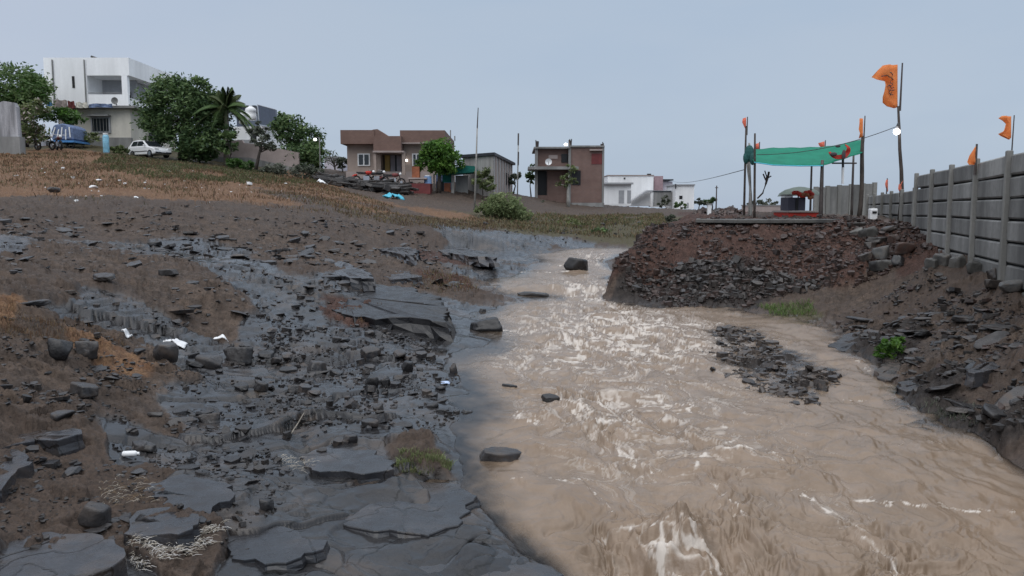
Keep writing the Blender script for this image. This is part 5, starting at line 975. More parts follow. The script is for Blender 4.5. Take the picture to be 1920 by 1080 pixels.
# unfinished brick house
Yk = 72; bh = thing("brick_house", "unfinished red brick two storey house with bare cement columns", "house", (xa(1068, Yk), Yk, za(387, Yk)))
def f(b):
    bx(b, 1070.5, 1129, 276.5, 380, Yk, 6.5); bx(b, 1008.5, 1065.5, 279, 313, Yk, 6, .5); bx(b, 1027, 1065.5, 319, 385, Yk, 6, .6); bx(b, 1008.5, 1026.8, 366, 385, Yk, .25, .5)
part(bh, "brick_wall", BRICK, f); part(bh, "column", CONC, lambda b: bx(b, 1003, 1008.3, 278, 387, Yk, .3, -.05)); part(bh, "column", CONC, lambda b: bx(b, 1065.7, 1070.3, 272, 387, Yk, .3, -.12)); part(bh, "column", CONC, lambda b: bx(b, 1129.2, 1133, 276, 384, Yk, .3, -.05))
part(bh, "floor_slab", CONC, lambda b: bx(b, 990, 1083, 313.3, 318.7, Yk, 3, -1.1)); part(bh, "roof_slab", CONC, lambda b: (bx(b, 1001, 1068, 275.5, 278.7, Yk, 7, -.25), bx(b, 1068.2, 1133, 273, 276.2, Yk, 7, -.2))); part(bh, "doorway", DARKW, lambda b: bx(b, 1009, 1026.5, 319, 365.8, Yk, .3, 1.4)); part(bh, "window", DARKW, lambda b: bx(b, 1072, 1089, 320, 347, Yk, .12, -.04)); part(bh, "ventilator", PINKW, lambda b: bx(b, 1029, 1046, 290, 297, Yk, .12, .42)); part(bh, "upper_opening", DARKW, lambda b: bx(b, 1053, 1065, 288, 304, Yk, .12, .43)); part(bh, "ledge", PINKW, lambda b: bx(b, 1105, 1129, 280, 283, Yk, .4, -.35)); part(bh, "plinth", CONC, lambda b: bx(b, 1072, 1133, 380.3, 388, Yk, .5, -.3)); part(bh, "dark_patch", MAROON, lambda b: bx(b, 1109, 1128.8, 288, 308, Yk, .1, -.03))
for px, t_ in ((1007, 262), (1069, 260), (1129, 266)): part(bh, "reinforcing_bar", METALP, lambda b, px=px, t_=t_: [b.tube([(xa(px + d, Yk), Yk + .05 + .1 * abs(d), za(276, Yk)), (xa(px + d * 1.3, Yk), Yk + .1, za(t_ + random.uniform(0, 4), Yk))], .045, 4) for d in (-1.8, -.5, .8, 2)])
dish(1028.5, 303.5, Yk - .6, .3, "white dish on the wall of the brick house above its floor slab", PLAST)
t = thing("roof_lamp", "bright white lamp on the roof of the brick house", "lamp", (xa(1060, Yk), Yk, za(276, Yk))); part(t, "bulb", LAMPS, lambda b: b.ball((xa(1060.5, Yk), Yk, za(271, Yk)), (.15, .15, .13)), smooth=True); part(t, "stem", METALP, lambda b: b.tube([(xa(1060.5, Yk), Yk, za(276, Yk)), (xa(1060.5, Yk), Yk, za(273, Yk))], .06, 6))
tree("thin_tree", "thin pale trunked tree with wispy leaves before the brick house's window", (1066, None, 66), [(1068, 325, 14, 16, 66), (1058, 340, 12, 10, 66), (1078, 338, 9, 9, 66), (1066, 300, 6, 14, 66)], 420, .13, mats=LEAFO, bark=PALEW, tr=.13, seed=21)
# far white houses
t = thing("house", "low white house with two grey doors beside the brick house", "house", (xa(1158, 88), 88, za(381, 88))); part(t, "wall", WHITE, lambda b: bx(b, 1131, 1184, 346, 384, 88, 6)); part(t, "roof", GREYW, lambda b: bx(b, 1130, 1187, 342.5, 345.8, 88, 7, -.5))
for p in ((1161, 1171), (1177, 1184)): part(t, "door", GREYW, lambda b, p=p: bx(b, p[0], p[1], 357, 381, 88, .1, -.04))
t = thing("house", "long pale white house with an outside staircase behind the low white one", "house", (xa(1190, 105), 105, za(382, 105))); part(t, "wall", WHITE, lambda b: bx(b, 1140, 1226, 330, 386, 105, 8)); part(t, "stair", GREYW, lambda b: b.prism([(xa(1183, 104), za(378, 104)), (xa(1185, 104), za(376, 104)), (xa(1213, 104), za(357, 104)), (xa(1226, 104), za(357, 104)), (xa(1226, 104), za(360, 104)), (xa(1214, 104), za(360.5, 104))], 'y', 103.4, 104.8)); part(t, "roof_edge", PINKW, lambda b: bx(b, 1139, 1227, 328, 329.8, 105, 8.2, -.1)); part(t, "column", WHITE, lambda b: bx(b, 1221, 1226, 360.5, 388, 103.5, .4)); part(t, "small_window", DARKW, lambda b: bx(b, 1170, 1173, 333, 336, 105, .1, -.05)); part(t, "roof_tank", BLACKP, lambda b: bx(b, 1217, 1224, 325, 328, 105, .6, 1))
t = thing("house", "house with a pinkish stair tower and a grey boundary wall among the far houses", "house", (xa(1245, 108), 108, za(385, 108))); part(t, "tower", plain("dusty_pink_paint", (.36, .25, .27), .8, .12), lambda b: bx(b, 1228, 1244, 330, 357, 108, 4)); part(t, "upper_room", LILAC, lambda b: bx(b, 1244.3, 1263, 340, 357, 108, 4, .4)); part(t, "roof", ROOFD, lambda b: bx(b, 1244.3, 1263, 336, 338.5, 108, 4.6, -.2)); part(t, "balcony_opening", DARKW, lambda b: bx(b, 1255, 1263, 350, 357, 108, .1, .3)); part(t, "boundary_wall", CONC, lambda b: bx(b, 1228, 1262, 360, 386, 102, .4)); part(t, "wall_cap", ROOFD, lambda b: bx(b, 1226, 1260, 357.5, 359.8, 102, .6, -.1)); part(t, "lower_wall", WHITE, lambda b: bx(b, 1227, 1266, 357.2, 388, 108, 4))
t = thing("house", "white cube of a house at the right end of the far houses", "house", (xa(1287, 100), 100, za(388, 100))); part(t, "wall", WHITE, lambda b: bx(b, 1268, 1303, 348, 392, 100, 6)); part(t, "roof_edge", GREYW, lambda b: bx(b, 1265, 1304, 345.5, 347.8, 100, 6.4, -.2)); part(t, "window", DARKW, lambda b: bx(b, 1275, 1281, 367, 373.5, 100, .1, -.04)); part(t, "door", GREYW, lambda b: bx(b, 1290, 1293, 380, 390, 100, .1, -.04)); part(t, "pipe", BLACKP, lambda b: bx(b, 1266.3, 1268, 345, 354, 100, .2, -.3))
tree("bush", "dark bush before the white cube house", (1278, None, 90), [(1274, 382, 8, 8, 90), (1282, 386, 7, 5, 90)], 400, .15, tr=.03, cat="bush", seed=22); tree("bush", "grey weeds before the grey boundary wall", (1252, None, 88), [(1250, 376, 8, 10, 88), (1240, 382, 8, 6, 88)], 500, .14, mats=LEAFG, tr=.03, cat="bush", seed=23)
tree("far_tree", "distant dark tree right of the white cube house", (1337, None, 150), [(1337, 374, 8, 7, 150), (1328, 378, 8, 5, 150)], 500, .3, tr=.15, seed=24); tree("far_tree", "distant low tree line clump nearest the white cube house", (1312, None, 150), [(1312, 378, 10, 5, 150), (1320, 380, 8, 4, 150)], 400, .3, mats=LEAFG, tr=.12, seed=25)
tree("far_tree", "distant grey tree clump seen under the green canopy", (1430, None, 160), [(1420, 381, 14, 5, 160), (1445, 380, 14, 6, 160)], 500, .3, mats=LEAFG, tr=.12, seed=26)
t = thing("pole", "far dark pole near the distant dark tree", "pole", (xa(1345, 120), 120, gnd(xa(1345, 120), 120))); part(t, "shaft", METALP, lambda b: b.tube([(xa(1345, 120), 120, 1.2), (xa(1345, 120), 120, za(348, 120))], [.12, .08], 6)); part(t, "cross_arm", METALP, lambda b: b.tube([(xa(1342, 120), 120, za(352, 120)), (xa(1348, 120), 120, za(352, 120))], .06, 5))
t = thing("marker_post", "stubby white painted post by the red earth pile", "post", (xa(1333, 40), 40, gnd(xa(1333, 40), 40))); part(t, "post", PLAST, lambda b: bx(b, 1329.5, 1336, 384, 410, 40, .18)); part(t, "cap", CONC, lambda b: bx(b, 1328.5, 1337, 381.5, 383.8, 40, .24, -.03))
for k, (p, q, w_, hh, m) in enumerate(((1320, 402, 42, 16, RUBBLE), (1372, 402, 40, 15, RUBBLE), (1350, 398, 30, 12, DARKRUB))):
    b = MB(); Y = 44 + k * 2
    for i in range(160): X = xa(p, Y) + random.gauss(0, w_ * Y / F * .26); yy = Y + random.gauss(0, .4); b.rbox((X, yy, gnd(X, yy) + random.random() * hh * Y / F * math.exp(-((X - xa(p, Y)) / (w_ * Y / F * .35)) ** 2)), (random.uniform(.15, .4),) * 2 + (random.uniform(.1, .25),), random.uniform(0, 3), random.gauss(0, .4), random.gauss(0, .4))
    tag(b.build("brick_pile", m, None, origin=(xa(p, Y), Y, gnd(xa(p, Y), Y))), ["reddish heap of broken brick left of the white marker post", "reddish heap of broken brick just left of the canopy's poles", "dark heap of stone behind the white marker post"][k], "heap")
# ------------------------------------------------------------------ precast wall on the right
def wall_x(Y): return 3.35 + .324 * Y
wl = thing("precast_wall", "tall grey precast wall of stacked panels between slim posts on the right", "wall", (wall_x(11.1), 11.1, .9))
dirv = Vector((.324, 1, 0)).normalized(); ang = math.atan2(dirv.y, dirv.x)
ypos = [5.9, 7.65, 9.4] + [11.1 + 1.73 * k for k in range(5)]; TOP = 2.76
def bays(root, ypos, top, rows):
    for k, Y in enumerate(ypos):
        X = wall_x(Y); zb_ = max(.2, float(bases([(X, Y)])[0]) - .3); b = MB(); b.rbox((X - .035, Y, (top + .05 + zb_) / 2), (.09, .085, top + .05 - zb_), ang); b.build("post", POSTC, root, bevel=.012)
        if k == len(ypos) - 1: break
        Y2 = ypos[k + 1]; c = Vector(((X + wall_x(Y2)) / 2 + .03, (Y + Y2) / 2, 0)); L = math.hypot(Y2 - Y, wall_x(Y2) - X) - .1; gl = float(bases([(c.x, c.y)])[0])
        for r in range(rows):
            zc = top - .15 - r * .305
            if zc + .15 < gl - .35: break
            b = MB(); cc = c + Vector((random.uniform(-.008, .008), 0, zc)); b.rbox(cc, (L, .085, .28 + random.uniform(-.012, .004)), ang, random.gauss(0, .02), random.gauss(0, .006)); b.build("panel", PRECAST, root, bevel=.022)
        b = MB(); b.rbox(c + Vector((.05, -.01, (top + gl - .4) / 2)), (L + .12, .03, top - gl + .38), ang); b.build("joint_shade_backing", INK if False else CONCD, root)  # added sheet closing the panel gaps, joint shadow and moss in its colour
CONCD = plain("joint_shadow_and_moss", (.022, .023, .022), .8, .3, 2, .2)  # near-black: joint shadow and moss stain put into one colour
bays(wl, ypos, TOP, 8)
w2 = thing("precast_wall", "lower farther stretch of grey precast wall behind the big flag's pole", "wall", (wall_x(19.7), 19.7, 1.4)); bays(w2, [18.15 + 1.73 * k for k in range(6)], 2.44, 5)
# grey wall crossing behind the canopy
w3 = thing("compound_wall", "grey panelled wall crossing behind the canopy's posts", "wall", (xa(1590, 30), 30, 1.6))
for k in range(6):
    X = xa(1532 + k * 22, 30); part(w3, "post", POSTC, lambda b: b.box(X - .07, X + .07, 29.93, 30.07, 1.2, za(350 - k * 1.6, 30)))
    if k < 5: part(w3, "panel", PRECAST, lambda b: b.box(X + .075, xa(1532 + (k + 1) * 22, 30) - .075, 29.97, 30.03, 1.2, za(351 - k * 1.6, 30)))
t = thing("compound_wall", "distant low beige wall seen under the green canopy", "wall", (xa(1440, 62), 62, 1.4)); part(t, "wall", CREAM if False else PINKW, lambda b: bx(b, 1395, 1480, 386, 408, 62, .25)); part(t, "coping", CONC, lambda b: bx(b, 1394, 1481, 384, 385.9, 62, .35, -.05))
# ------------------------------------------------------------------ canopy on the earth heap
def ztop(px, Y): return gnd(xa(px, Y), Y)
sb = MB(); q = [at(1304, 413, 19.4), at(1380, 414, 19.0), at(1470, 414, 19.0), at(1560, 413.5, 19.0), at(1592, 412, 19.4), at(1560, 409, 21.5), at(1400, 409, 21.5), at(1310, 409, 21.5)]
sb.add([p + Vector((0, 0, .03)) for p in q] + [p - Vector((0, 0, .06)) for p in q], [tuple(range(8)), tuple(range(15, 7, -1))] + [(i, 8 + i, 8 + (i + 1) % 8, (i + 1) % 8) for i in range(8)])
tag(sb.build("concrete_slab", GREYSTONE, None, origin=q[1], bevel=.012), "thin grey concrete slab on top of the earth heap under the canopy", "slab", None, "thing")
cp = thing("canopy", "green shade cloth canopy on crooked poles over the earth heap", "canopy", (xa(1510, 20.5), 20.5, ztop(1510, 20.5)))
def pole(px0, px1, py1, Y, r, m=WOOD, bend=0, name="pole", parent=cp):
    z0 = ztop(px0, Y) - .1; x0, x1 = xa(px0, Y), xa(px1, Y); z1 = za(py1, Y); pts = [(x0 + (x1 - x0) * t + bend * math.sin(t * 5), Y, z0 + (z1 - z0) * t) for t in (0, .2, .4, .6, .8, 1)]
    return part(parent, name, m, lambda b: b.tube(pts, [r * 1.15, r * 1.1, r, r, r * .9, r * .75], 8), smooth=True)
pole(1418, 1414, 250, 20, .03); pole(1543, 1542, 300, 20, .05, METALP); pole(1615, 1618, 255, 20.4, .055, bend=.03); pole(1398, 1397, 236, 22, .03); pole(1407, 1406, 268, 22, .035, PALEW, .03); pole(1523, 1522, 276, 22.6, .03, METALP); pole(1601, 1600, 280, 22.6, .035, METALP); pole(1411, 1402, 285, 21.5, .03, PALEW, .04)
def cl(b):
    top = [at(1403, 281, 21.6), at(1450, 277, 21.8), at(1500, 276.5, 22), at(1545, 275, 22), at(1580, 270, 21.6), at(1619, 261, 21)]; bot = [at(1414, 304, 19.9), at(1450, 309, 19.9), at(1500, 310.5, 19.9), at(1543, 310, 19.9), at(1580, 298, 20), at(1617, 286, 20.3)]
    m, n = 26, 9; vs = []
    for j in range(n):
        v = j / (n - 1)
        for i in range(m):
            u = i / (m - 1) * 5; k = min(4, int(u)); fr = u - k; p = top[k].lerp(top[k + 1], fr).lerp(bot[k].lerp(bot[k + 1], fr), v)
            vs.append(p + Vector((0, 0, -.02 * math.sin(math.pi * v) + .008 * math.sin(i * 1.7 + j))))
    b.add(vs, [(j * m + i, j * m + i + 1, (j + 1) * m + i + 1, (j + 1) * m + i) for j in range(n - 1) for i in range(m - 1)])
o = part(cp, "shade_cloth", CANOPY, cl, smooth=True); o.modifiers.new("thickness", 'SOLIDIFY').thickness = .012
part(cp, "edge_rope", TARPB, lambda b: b.tube([at(1414, 304.5, 19.88), at(1450, 309.7, 19.88), at(1500, 311.3, 19.88), at(1543, 310.8, 19.88)], .014, 5)); part(cp, "cross_bar", METALP, lambda b: b.tube([at(1560, 306, 20.3), at(1606, 306, 20.3)], .022, 6)); part(cp, "tied_bundle", plain("dark_green_rag", (.02, .09, .085), .8, .3), lambda b: (b.ball(at(1405, 288, 20.6), (.13, .12, .22)), b.ball(at(1399, 296, 20.6), (.08, .08, .16)), b.ball(at(1411, 298, 20.4), (.07, .07, .16)))); 
def crescent(b):
    n = 18; vs = []
    for i in range(n):
        a = R(195) + R(215) * i / (n - 1); w_ = .11 * math.sin(math.pi * min(1, (i + 1.2) / n)) + .02; c = at(1573, 281, 20.05)
        for r in (.21 - w_ / 2, .21 + w_ / 2): vs.append(c + Vector((math.cos(a) * r * 1.15, -.02 * math.sin(i), math.sin(a) * r * .85)))
    b.add(vs, [(2 * i, 2 * i + 1, 2 * i + 3, 2 * i + 2) for i in range(n - 1)])
bn = part(cp, "red_emblem", REDC, crescent); bn.modifiers.new("thickness", 'SOLIDIFY').thickness = .02; part(cp, "emblem_knot", INK, lambda b: (b.ball(at(1563, 289, 20.0), (.09, .04, .05)), b.ball(at(1582, 290, 20.0), (.05, .04, .13)), b.ball(at(1571, 274, 20.1), (.07, .03, .035))))
fn_ = thing("hanging_tube", "white tube hanging below the canopy's cross bar", "tube", tuple(at(1580, 345, 20.3))); part(fn_, "tube", PLAST, lambda b: b.tube([at(1580, 345, 20.3), at(1580.5, 314, 20.3)], .035, 8)); part(fn_, "holder", BLACKP, lambda b: b.tube([at(1580.5, 314, 20.3), at(1580.5, 299, 20.3)], .03, 6))
# shrine inside the canopy
sn = thing("shrine", "small dark shrine with red and orange garlands on a red and white plinth", "shrine", (xa(1511, 21), 21, ztop(1511, 21))); part(sn, "plinth", REDC, lambda b: bx(b, 1482, 1542, 398.5, 413, 21, 1.2)); part(sn, "plinth_top", PINKW, lambda b: bx(b, 1480, 1544, 395, 398.2, 21, 1.3, -.05)); part(sn, "cabinet", plain("dark_violet_paint", (.05, .05, .075), .6, .2), lambda b: bx(b, 1488, 1521, 370, 394.8, 21, .6, .3)); part(sn, "garland", REDC, lambda b: [b.ball(at(1490 + k * 4.4 + random.uniform(-1, 1), 364 + random.uniform(-4, 5), 21.2), (.075, .1, .06)) for k in range(8)], smooth=True); part(sn, "garland", RUSTY, lambda b: [b.ball(at(1506 + k * 4 + random.uniform(-1, 1), 366 + random.uniform(-2, 5), 21.15), (.06, .08, .055)) for k in range(5)], smooth=True); part(sn, "door_gap", DARKW, lambda b: bx(b, 1502, 1507, 372, 394, 21, .05, .27))
t = thing("box", "white box standing left of the garlanded shrine", "box", (xa(1481, 21.6), 21.6, ztop(1481, 21.6))); part(t, "box", PLAST, lambda b: bx(b, 1474, 1489, 367, 396, 21.6, .3)); part(t, "lid", CONC, lambda b: bx(b, 1473, 1490, 364.5, 366.8, 21.6, .34, -.02)); part(t, "stand", WOOD, lambda b: bx(b, 1476, 1487, 396.2, 412, 21.6, .26, .02))
t = thing("umbrella", "faded grey green umbrella dome behind the shrine", "umbrella", (xa(1498, 24), 24, ztop(1498, 24))); part(t, "canopy", plain("faded_green_cloth", (.13, .16, .14), .8, .25), lambda b: b.tube([at(1498, 367, 24), at(1498, 361, 24), at(1498, 355, 24), at(1498, 351, 24), at(1498, 350, 24)], [.62, .56, .4, .16, .02], 16, False), smooth=True); part(t, "stick", METALP, lambda b: b.tube([at(1498, 351, 24), (xa(1498, 24), 24, ztop(1498, 24))], .02, 6))
t = thing("water_can", "white plastic can at the head of the stone steps", "can", (xa(1643, 19.6), 19.6, ztop(1643, 19.6))); part(t, "can", PLAST, lambda b: bx(b, 1637, 1651, 391, 413, 19.6, .16), bevel=.022); part(t, "cap", CONC, lambda b: bx(b, 1641, 1646, 388, 390.9, 19.6, .06, .05)); part(t, "mouth", BLACKP, lambda b: bx(b, 1640, 1648, 396, 400, 19.6, .03, -.02))
t = thing("dry_branch", "bare dry branch forked beside the canopy's left poles", "branch", tuple(at(1420, 372, 20.6))); part(t, "twigs", WOOD, lambda b: [b.tube([at(*p, 20.6) for p in q], r, 5) for q, r in ((((1420, 372), (1430, 362), (1436, 345), (1438, 330)), .022), (((1436, 345), (1441, 328), (1442, 322)), .03), (((1436, 338), (1431, 326)), .02), (((1438, 332), (1434, 320)), .016), (((1439, 334), (1446, 330)), .016))])
# ------------------------------------------------------------------ flags
def flag(label, px, py0, py1, Y, out, polz=None, m=ORANGE, pole_r=.016, droop=0, tip=None, group="saffron flags", mast=METALP, foot=None, tail=.5):
    """cloth outline in measures from the pole: list of (left px, py)"""
    X = xa(px, Y); zf = foot if foot is not None else ztop(px, Y); t = thing("flag", label, "flag", (X, Y, zf), group=group)
    part(t, "pole", mast, lambda b: b.tube([(X, Y, zf - .05), (X + .004, Y, za(tip or py0 - 2, Y))], [pole_r * 1.2, pole_r * .8], 7))
    n = len(out); m_ = 10; b = MB(); vs = []
    for j, (dx, dy) in enumerate(out):
        pyr = py0 + (py1 - py0) * j / (n - 1)
        for i in range(m_):
            u = i / (m_ - 1); p = at(px - dx * u, pyr + (dy - pyr) * u, Y); vs.append(p + Vector((0, .13 * (Y / 20) * dx / 40 * math.sin(u * 7 + j * .8) * u ** .5, 0)))
    b.add(vs, [(j * m_ + i, j * m_ + i + 1, (j + 1) * m_ + i + 1, (j + 1) * m_ + i) for j in range(n - 1) for i in range(m_ - 1)])
    c = b.build("cloth", m, t, smooth=True); c.modifiers.new("thickness", 'SOLIDIFY').thickness = .008; return t
fl = flag("largest saffron flag with dark lettering on the tall crooked lamp pole", 1683, 121, 201, 20.2, [(26, 122), (34, 131), (45, 143), (40, 148), (26, 152), (25, 160), (27, 172), (28, 182), (26, 192), (18, 199), (6, 203)], tip=118, foot=za(204, 20.2), pole_r=.022)
tx = MB()
for q in ([(-1652.5, 143), (1660, 142), (1664, 140)], [(1664, 141), (1666, 136), (1671, 136), (1674, 140), (1671, 145), (1667, 144), (1664, 141)], [(1670, 145), (1675, 149), (1670, 152), (1669, 156), (1674, 156)], [(1664, 163), (1667, 159), (1670, 161), (1674, 158)], [(1667, 159), (1672, 166), (1676, 163)], [(1666, 169), (1677, 169)], [(1669, 169), (1667, 174), (1671, 179)], [(1672, 172), (1670, 176), (1675, 178)]):
    q = [(abs(a), c) for a, c in q]; tx.tube([at(a, c, 20.14) for a, c in q], .011, 5)
tx.build("lettering", INK, fl)
lp = thing("lamp_pole", "tall crooked dark pole carrying the lit lamp at the canopy's right", "lamp pole", (xa(1691, 20.2), 20.2, ztop(1691, 20.2)))
part(lp, "pole", WOOD, lambda b: b.tube([(xa(1692, 20.2), 20.2, ztop(1692, 20.2) - .1), at(1691, 370, 20.2), at(1690, 320, 20.2), at(1687, 280, 20.2), at(1686, 240, 20.2), at(1684, 199, 20.2)], [.062, .055, .045, .04, .034, .026], 9), smooth=True)
part(lp, "bulb", LAMP, lambda b: b.ball(at(1681.5, 247, 20.0), (.08, .075, .075), 14, 9), smooth=True); part(lp, "socket", BLACKP, lambda b: b.tube([at(1682, 239, 20.0), at(1685, 232, 20.1)], .035, 7))
flag("small saffron flag knotted low on the lamp pole", 1690.5, 342, 362, 20.1, [(-4, 338), (5, 346), (6, 354), (3, 363)], foot=za(366, 20.1), m=PINKF, tip=338, tail=.3)
flag("pale saffron flag standing on the farther precast wall", 1665, 336, 358, 23.2, [(3, 337), (5, 345), (4, 352), (1, 360)], foot=2.4, m=PINKF)
flag("saffron flag on the right front pole of the canopy", 1618, 222, 256, 20.36, [(6, 222), (6, 232), (7, 242), (5, 250), (8, 260)], foot=za(262, 20.36), tip=217)
b = MB(); 
flag("small saffron flag on the tallest left pole of the canopy", 1399, 220, 240, 22, [(6, 222), (7, 229), (4, 236), (1, 242)], foot=za(250, 22), m=PINKF, tip=219)
flag("small red flag showing above the left end of the green cloth", 1423, 268, 280, 22.2, [(7, 270), (8, 275), (4, 281)], foot=za(300, 22.2), m=PINKF, tip=266)
flag("small pink flag showing above the middle of the green cloth", 1546, 265, 277, 22.4, [(11, 268), (9, 273), (6, 276)], foot=za(300, 22.4), m=PINKF, tip=263)
flag("triangular saffron flag folded on the precast wall's second post from the right edge", 1829.5, 274, 306, wl and 12.8, [(1, 276), (6, 284), (11, 292), (16, 304), (14, 309), (3, 309)], foot=2.6, tip=270, pole_r=.02)
flag("ragged saffron flag waving on the thin rod over the nearest visible wall post", 1896, 218, 258, 11.3, [(16, 217), (21, 221), (14, 226), (9, 232), (12, 240), (16, 246), (27, 252), (20, 255), (4, 262)], foot=2.6, tip=216, pole_r=.009)
# wires
def wire(p, q, sag, r, label):
    p = Vector(p); q = Vector(q); b = MB(); b.tube([p.lerp(q, t) - Vector((0, 0, sag * 4 * t * (1 - t))) for t in np.linspace(0, 1, 14)], r, 5); o = b.build("wire", BLACKP, None, origin=p); return tag(o, label, "wire")
wire(at(1262, 340, 100), at(1396, 318, 22), .25, .012, "thin wire from the far white houses to the canopy's left poles"); wire(at(1419, 290, 20.2), at(1684, 236, 20.2), .18, .009, "thin wire along the canopy up to the lit lamp")
# ------------------------------------------------------------------ plants, grass, litter
def blades(name, pts, n, hgt, wid, mats, label, keep=None, lean=.5, kind='stuff', pos=None):
    X, Y = pos if pos is not None else sample(zone(pts), n, keep); n = len(X); Z = gz(X, Y); rng = RNG
    a = rng.uniform(0, 6.28, n); hh = hgt * rng.uniform(.45, 1.3, n); ww = wid * rng.uniform(.7, 1.3, n) * np.maximum(1, Y / 14); dx, dy = np.cos(a), np.sin(a); la = rng.normal(0, lean, (2, n))
    p0 = np.stack([X - dx * ww, Y - dy * ww, Z - .02], -1); p1 = np.stack([X + dx * ww, Y + dy * ww, Z - .02], -1); mid = np.stack([X + la[0] * hh * .45, Y + la[1] * hh * .45, Z + hh * .62], -1); mo = np.stack([dx * ww * .7, dy * ww * .7, 0 * Z], -1)
    tip = np.stack([X + la[0] * hh * 1.2, Y + la[1] * hh * 1.2, Z + hh * .95], -1); V = np.stack([p0, p1, mid + mo, mid - mo, tip, tip + mo * .1], 1).reshape(-1, 3); k = np.arange(n)[:, None] * 6
    Fq = np.concatenate([k + [0, 1, 2, 3], k + [3, 2, 5, 4]]); me = grid_mesh(name, V, Fq, mats, smooth=False); t = rng.integers(0, len(mats), n); me.polygons.foreach_set("material_index", np.concatenate([t, t]).astype(np.int32)); return tag(link(name, me), label, None, None, kind)
DRY = [plain("rust_grass", (.16, .088, .048), .8, .3, 9, 0, trans=.2), plain("tan_grass", (.20, .14, .08), .8, .3, 9, 0, trans=.2), plain("brown_grass", (.085, .054, .036), .8, .3, 9, 0, trans=.2)]
GRN = [plain("olive_grass", (.085, .088, .04), .8, .3, 9, 0, trans=.2), plain("straw_grass", (.155, .14, .078), .8, .3, 9, 0, trans=.2), plain("green_grass", (.07, .10, .03), .8, .3, 9, 0, trans=.2)]
def dens(f, s): return lambda X, Y: fbm(X * f, Y * f, 4, s) + RNG.uniform(-.35, .35, len(X)) > -.02
hill = [(0, 292), (180, 288), (320, 302), (470, 320), (600, 342), (740, 388), (700, 410), (450, 402), (300, 396), (150, 396), (0, 392)]
def hk(f, sd): return lambda X, Y: fbm(X * f, Y * f, 4, sd) + RNG.uniform(-.45, .45, len(X)) > np.interp(Y, [20, 24, 30, 40, 60], [1.3, .7, .28, -.02, -.1])
blades("dry_grass", hill, 13000, .13, .006, DRY, "rust brown dry grass over the hillside", hk(.35, 601)); blades("dry_grass", hill, 9000, .11, .006, [GRN[1], GRN[0], DRY[1]], "tan and olive grass mixed through the hillside", hk(.22, 651)); blades("grass", [(200, 292), (330, 304), (480, 322), (600, 342), (560, 352), (420, 342), (280, 332), (170, 312)], 11000, .15, .007, GRN, "olive green grass below the car and trees", dens(.3, 603))
blades("grass", None, 0, .15, .007, GRN + [DRY[1], DRY[1], DRY[2], GRN[1]], "green and straw grass along the far bank", pos=sample([tuple(at(*q)) for q in ((870, 404, 38), (1000, 402, 50), (1240, 402, 60), (1260, 425, 36), (1200, 446, 32.5), (1060, 440, 35), (950, 430, 34))], 9000, dens(.35, 605))); blades("dry_grass", [(560, 392), (880, 408), (1000, 428), (900, 436), (760, 424)], 4500, .11, .006, [DRY[1], GRN[1], DRY[2]], "pale dry grass fringe before the far bank", dens(.6, 607))
blades("dry_grass", [(0, 575), (60, 580), (140, 600), (235, 640), (235, 668), (150, 655), (60, 640), (0, 660)], 1500, .05, .0025, DRY, "rusty grass tufts on the near left bank", dens(1.2, 609)); blades("grass", [(745, 860), (800, 850), (850, 868), (840, 884), (780, 890), (740, 880)], 1100, .035, .003, [LEAFO[1], LEAFO[2], GRN[1]], "yellow green moss tuft beside the grey slab"); blades("grass", [(1420, 578), (1520, 570), (1530, 590), (1450, 594)], 800, .09, .005, [LEAFB[1], GRN[2], LEAFO[2]], "green grass at the foot of the earth heap")
blades("dry_grass", [(640, 585), (720, 580), (740, 598), (680, 612)], 900, .07, .004, DRY, "rusty weeds below the long dark ledge"); blades("dry_grass", [(800, 510), (880, 520), (900, 548), (830, 548), (770, 535)], 900, .09, .005, [DRY[0], DRY[2], GRN[1]], "reddish weeds beside the small cascade"); blades("grass", [(1720, 770), (1830, 760), (1830, 800), (1760, 790)], 300, .05, .003, LEAFG, "thin grey weeds on the right bank")
tree("bush", "broad feathery green bush on the far bank beside the tallest pale pole", (945, None, 40.5), [(930, 388, 30, 16, 40.5), (955, 392, 34, 16, 40.5), (905, 396, 16, 14, 40.5), (978, 402, 22, 10, 40), (940, 374, 26, 14, 40.5)], 6500, .075, mats=LEAFY, tr=.05, cat="bush", seed=30, limbs=14)
tree("bush", "small dark bush at the water's turn on the far bank", (1125, None, 36), [(1125, 433, 14, 5, 36)], 500, .06, tr=.02, cat="bush", seed=31); tree("bush", "straw green weeds standing before the thin pale trunked tree", (1075, None, 40), [(1070, 418, 22, 8, 40), (1090, 425, 18, 7, 40)], 1200, .07, mats=[LEAFO[1], LEAFO[2], GRN[1]], tr=.02, cat="bush", seed=32)
tree("bush", "dark scrub at the foot of the brick house", (1012, None, 64), [(1015, 385, 14, 7, 64), (1000, 388, 12, 5, 64)], 600, .1, mats=LEAFG, tr=.02, cat="bush", seed=33); tree("bush", "green scrub at the left edge of the earth heap's top", (1262, None, 33), [(1262, 410, 12, 8, 33), (1280, 414, 10, 5, 33)], 600, .07, mats=LEAFG, tr=.02, cat="bush", seed=34)
tree("plant", "bright green leafy plant on the right bank above the brown block", (1682, None, ground(1682, 668).y), [(1682, 650, 24, 18, ground(1682, 668).y), (1668, 660, 14, 12, ground(1682, 668).y), (1700, 642, 14, 9, ground(1682, 668).y)], 1300, .028, mats=LEAFB, tr=.008, cat="plant", seed=35)
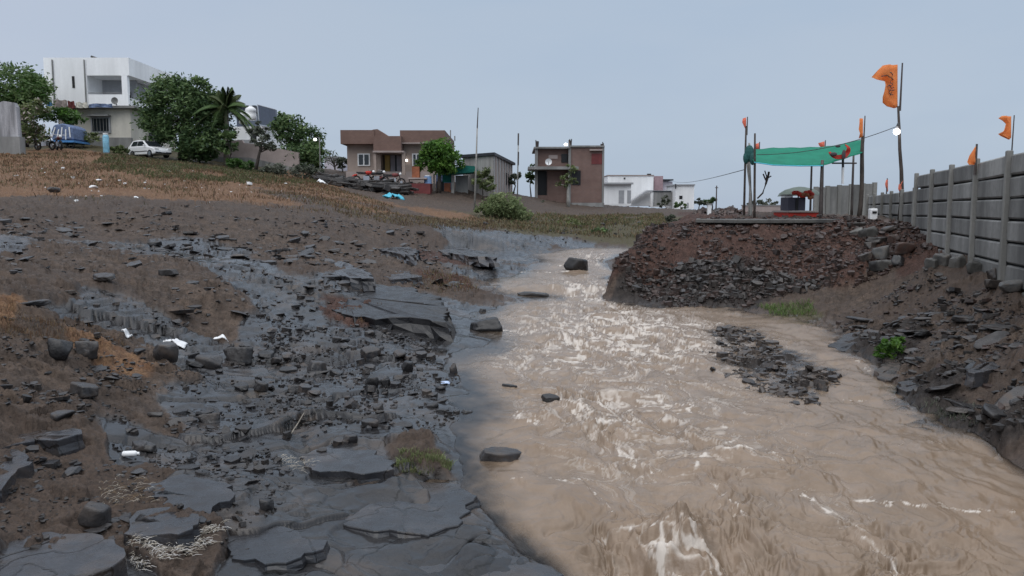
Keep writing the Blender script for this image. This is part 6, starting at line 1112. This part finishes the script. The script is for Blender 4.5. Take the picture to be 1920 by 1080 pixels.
# litter
tarp(328, 646, 8, 40, 12, PLAST, "torn white plastic sheet draped over the olive brown boulder", "plastic_sheet", "plastic sheet", 3); tarp(414, 634, 8, 26, 5, PLAST, "small flat white scrap beyond the white plastic sheet", "plastic_scrap", "litter", 4); tarp(238, 630, 8, 12, 10, PLAST, "small white scrap on the reddish grass tuft", "plastic_scrap", "litter", 5); tarp(835, 722, 7, 18, 7, plain("white_blue_plastic", (.5, .62, .85), .4, .2), "little white and blue scrap at the shallow water edge", "plastic_scrap", "litter", 6)
g = ground(245, 860); t = thing("bottle", "white plastic bottle lying on the dark left shelf", "bottle", (g.x, g.y, g.z + .035)); b = MB(); b.tube([(g.x - .055, g.y, g.z + .03), (g.x - .049, g.y, g.z + .03), (g.x + .03, g.y + .01, g.z + .03), (g.x + .046, g.y + .012, g.z + .03)], [.017, .021, .021, .01], 14); b.build("body", PLAST, t, smooth=True); b = MB(); b.tube([(g.x + .047, g.y + .012, g.z + .03), (g.x + .058, g.y + .013, g.z + .03)], .011, 12); b.build("cap", WHITE, t)
g = ground(545, 822); b = MB(); b.tube([g + Vector((0, 0, .02)), g + Vector((.05, .04, .1)), g + Vector((.1, .07, .19))], [.004, .005, .003], 6); tag(b.build("stick", SILVER, None, origin=g), "pale thin stick standing on the blue grey wet sheet", "stick")
def straw(pts, n, label, ms):
    X, Y = sample(zone(pts), n); Z = gz(X, Y); b = MB()
    for x, y, z in zip(X, Y, Z):
        a = random.gauss(.25, .9); L = random.uniform(.015, .10) * random.uniform(.4, 1); d = Vector((math.cos(a), math.sin(a) * .8, random.uniform(-.1, .25))) * L; b.k = random.randrange(len(ms)); p = Vector((x, y, z + random.uniform(.005, .03))); b.tube([p, p + d * .5 + Vector((0, 0, .008)), p + d], [.0008, .0014, .0006], 3)
    tag(b.build("straw_litter", ms, None), label, None, None, 'stuff')
straw([(235, 1020), (300, 1000), (400, 985), (425, 1000), (390, 1030), (330, 1060), (250, 1080)], 560, "pale straw and plastic litter washed between the slabs", [SILVER, plain("bleached_straw", (.6, .58, .56), .7, .2, bump=0), SILVER])
straw([(520, 860), (590, 868), (600, 885), (540, 890)], 90, "thin straw caught beside the grey slab", [SILVER]); straw([(180, 905), (270, 900), (300, 940), (200, 960)], 160, "brown straw among the near stones", [DRY[1], SILVER])
X, Y = sample(zone([(0, 300), (320, 310), (600, 350), (700, 385), (400, 380), (100, 378)]), 130); stones("litter", X, Y, .11, [PLAST], "white scraps of litter strewn over the dry hillside", flat=.35, sink=0)

for o in COL.objects:
    if o.parent is None and "category" in o and "kind" not in o: o["kind"] = "thing"
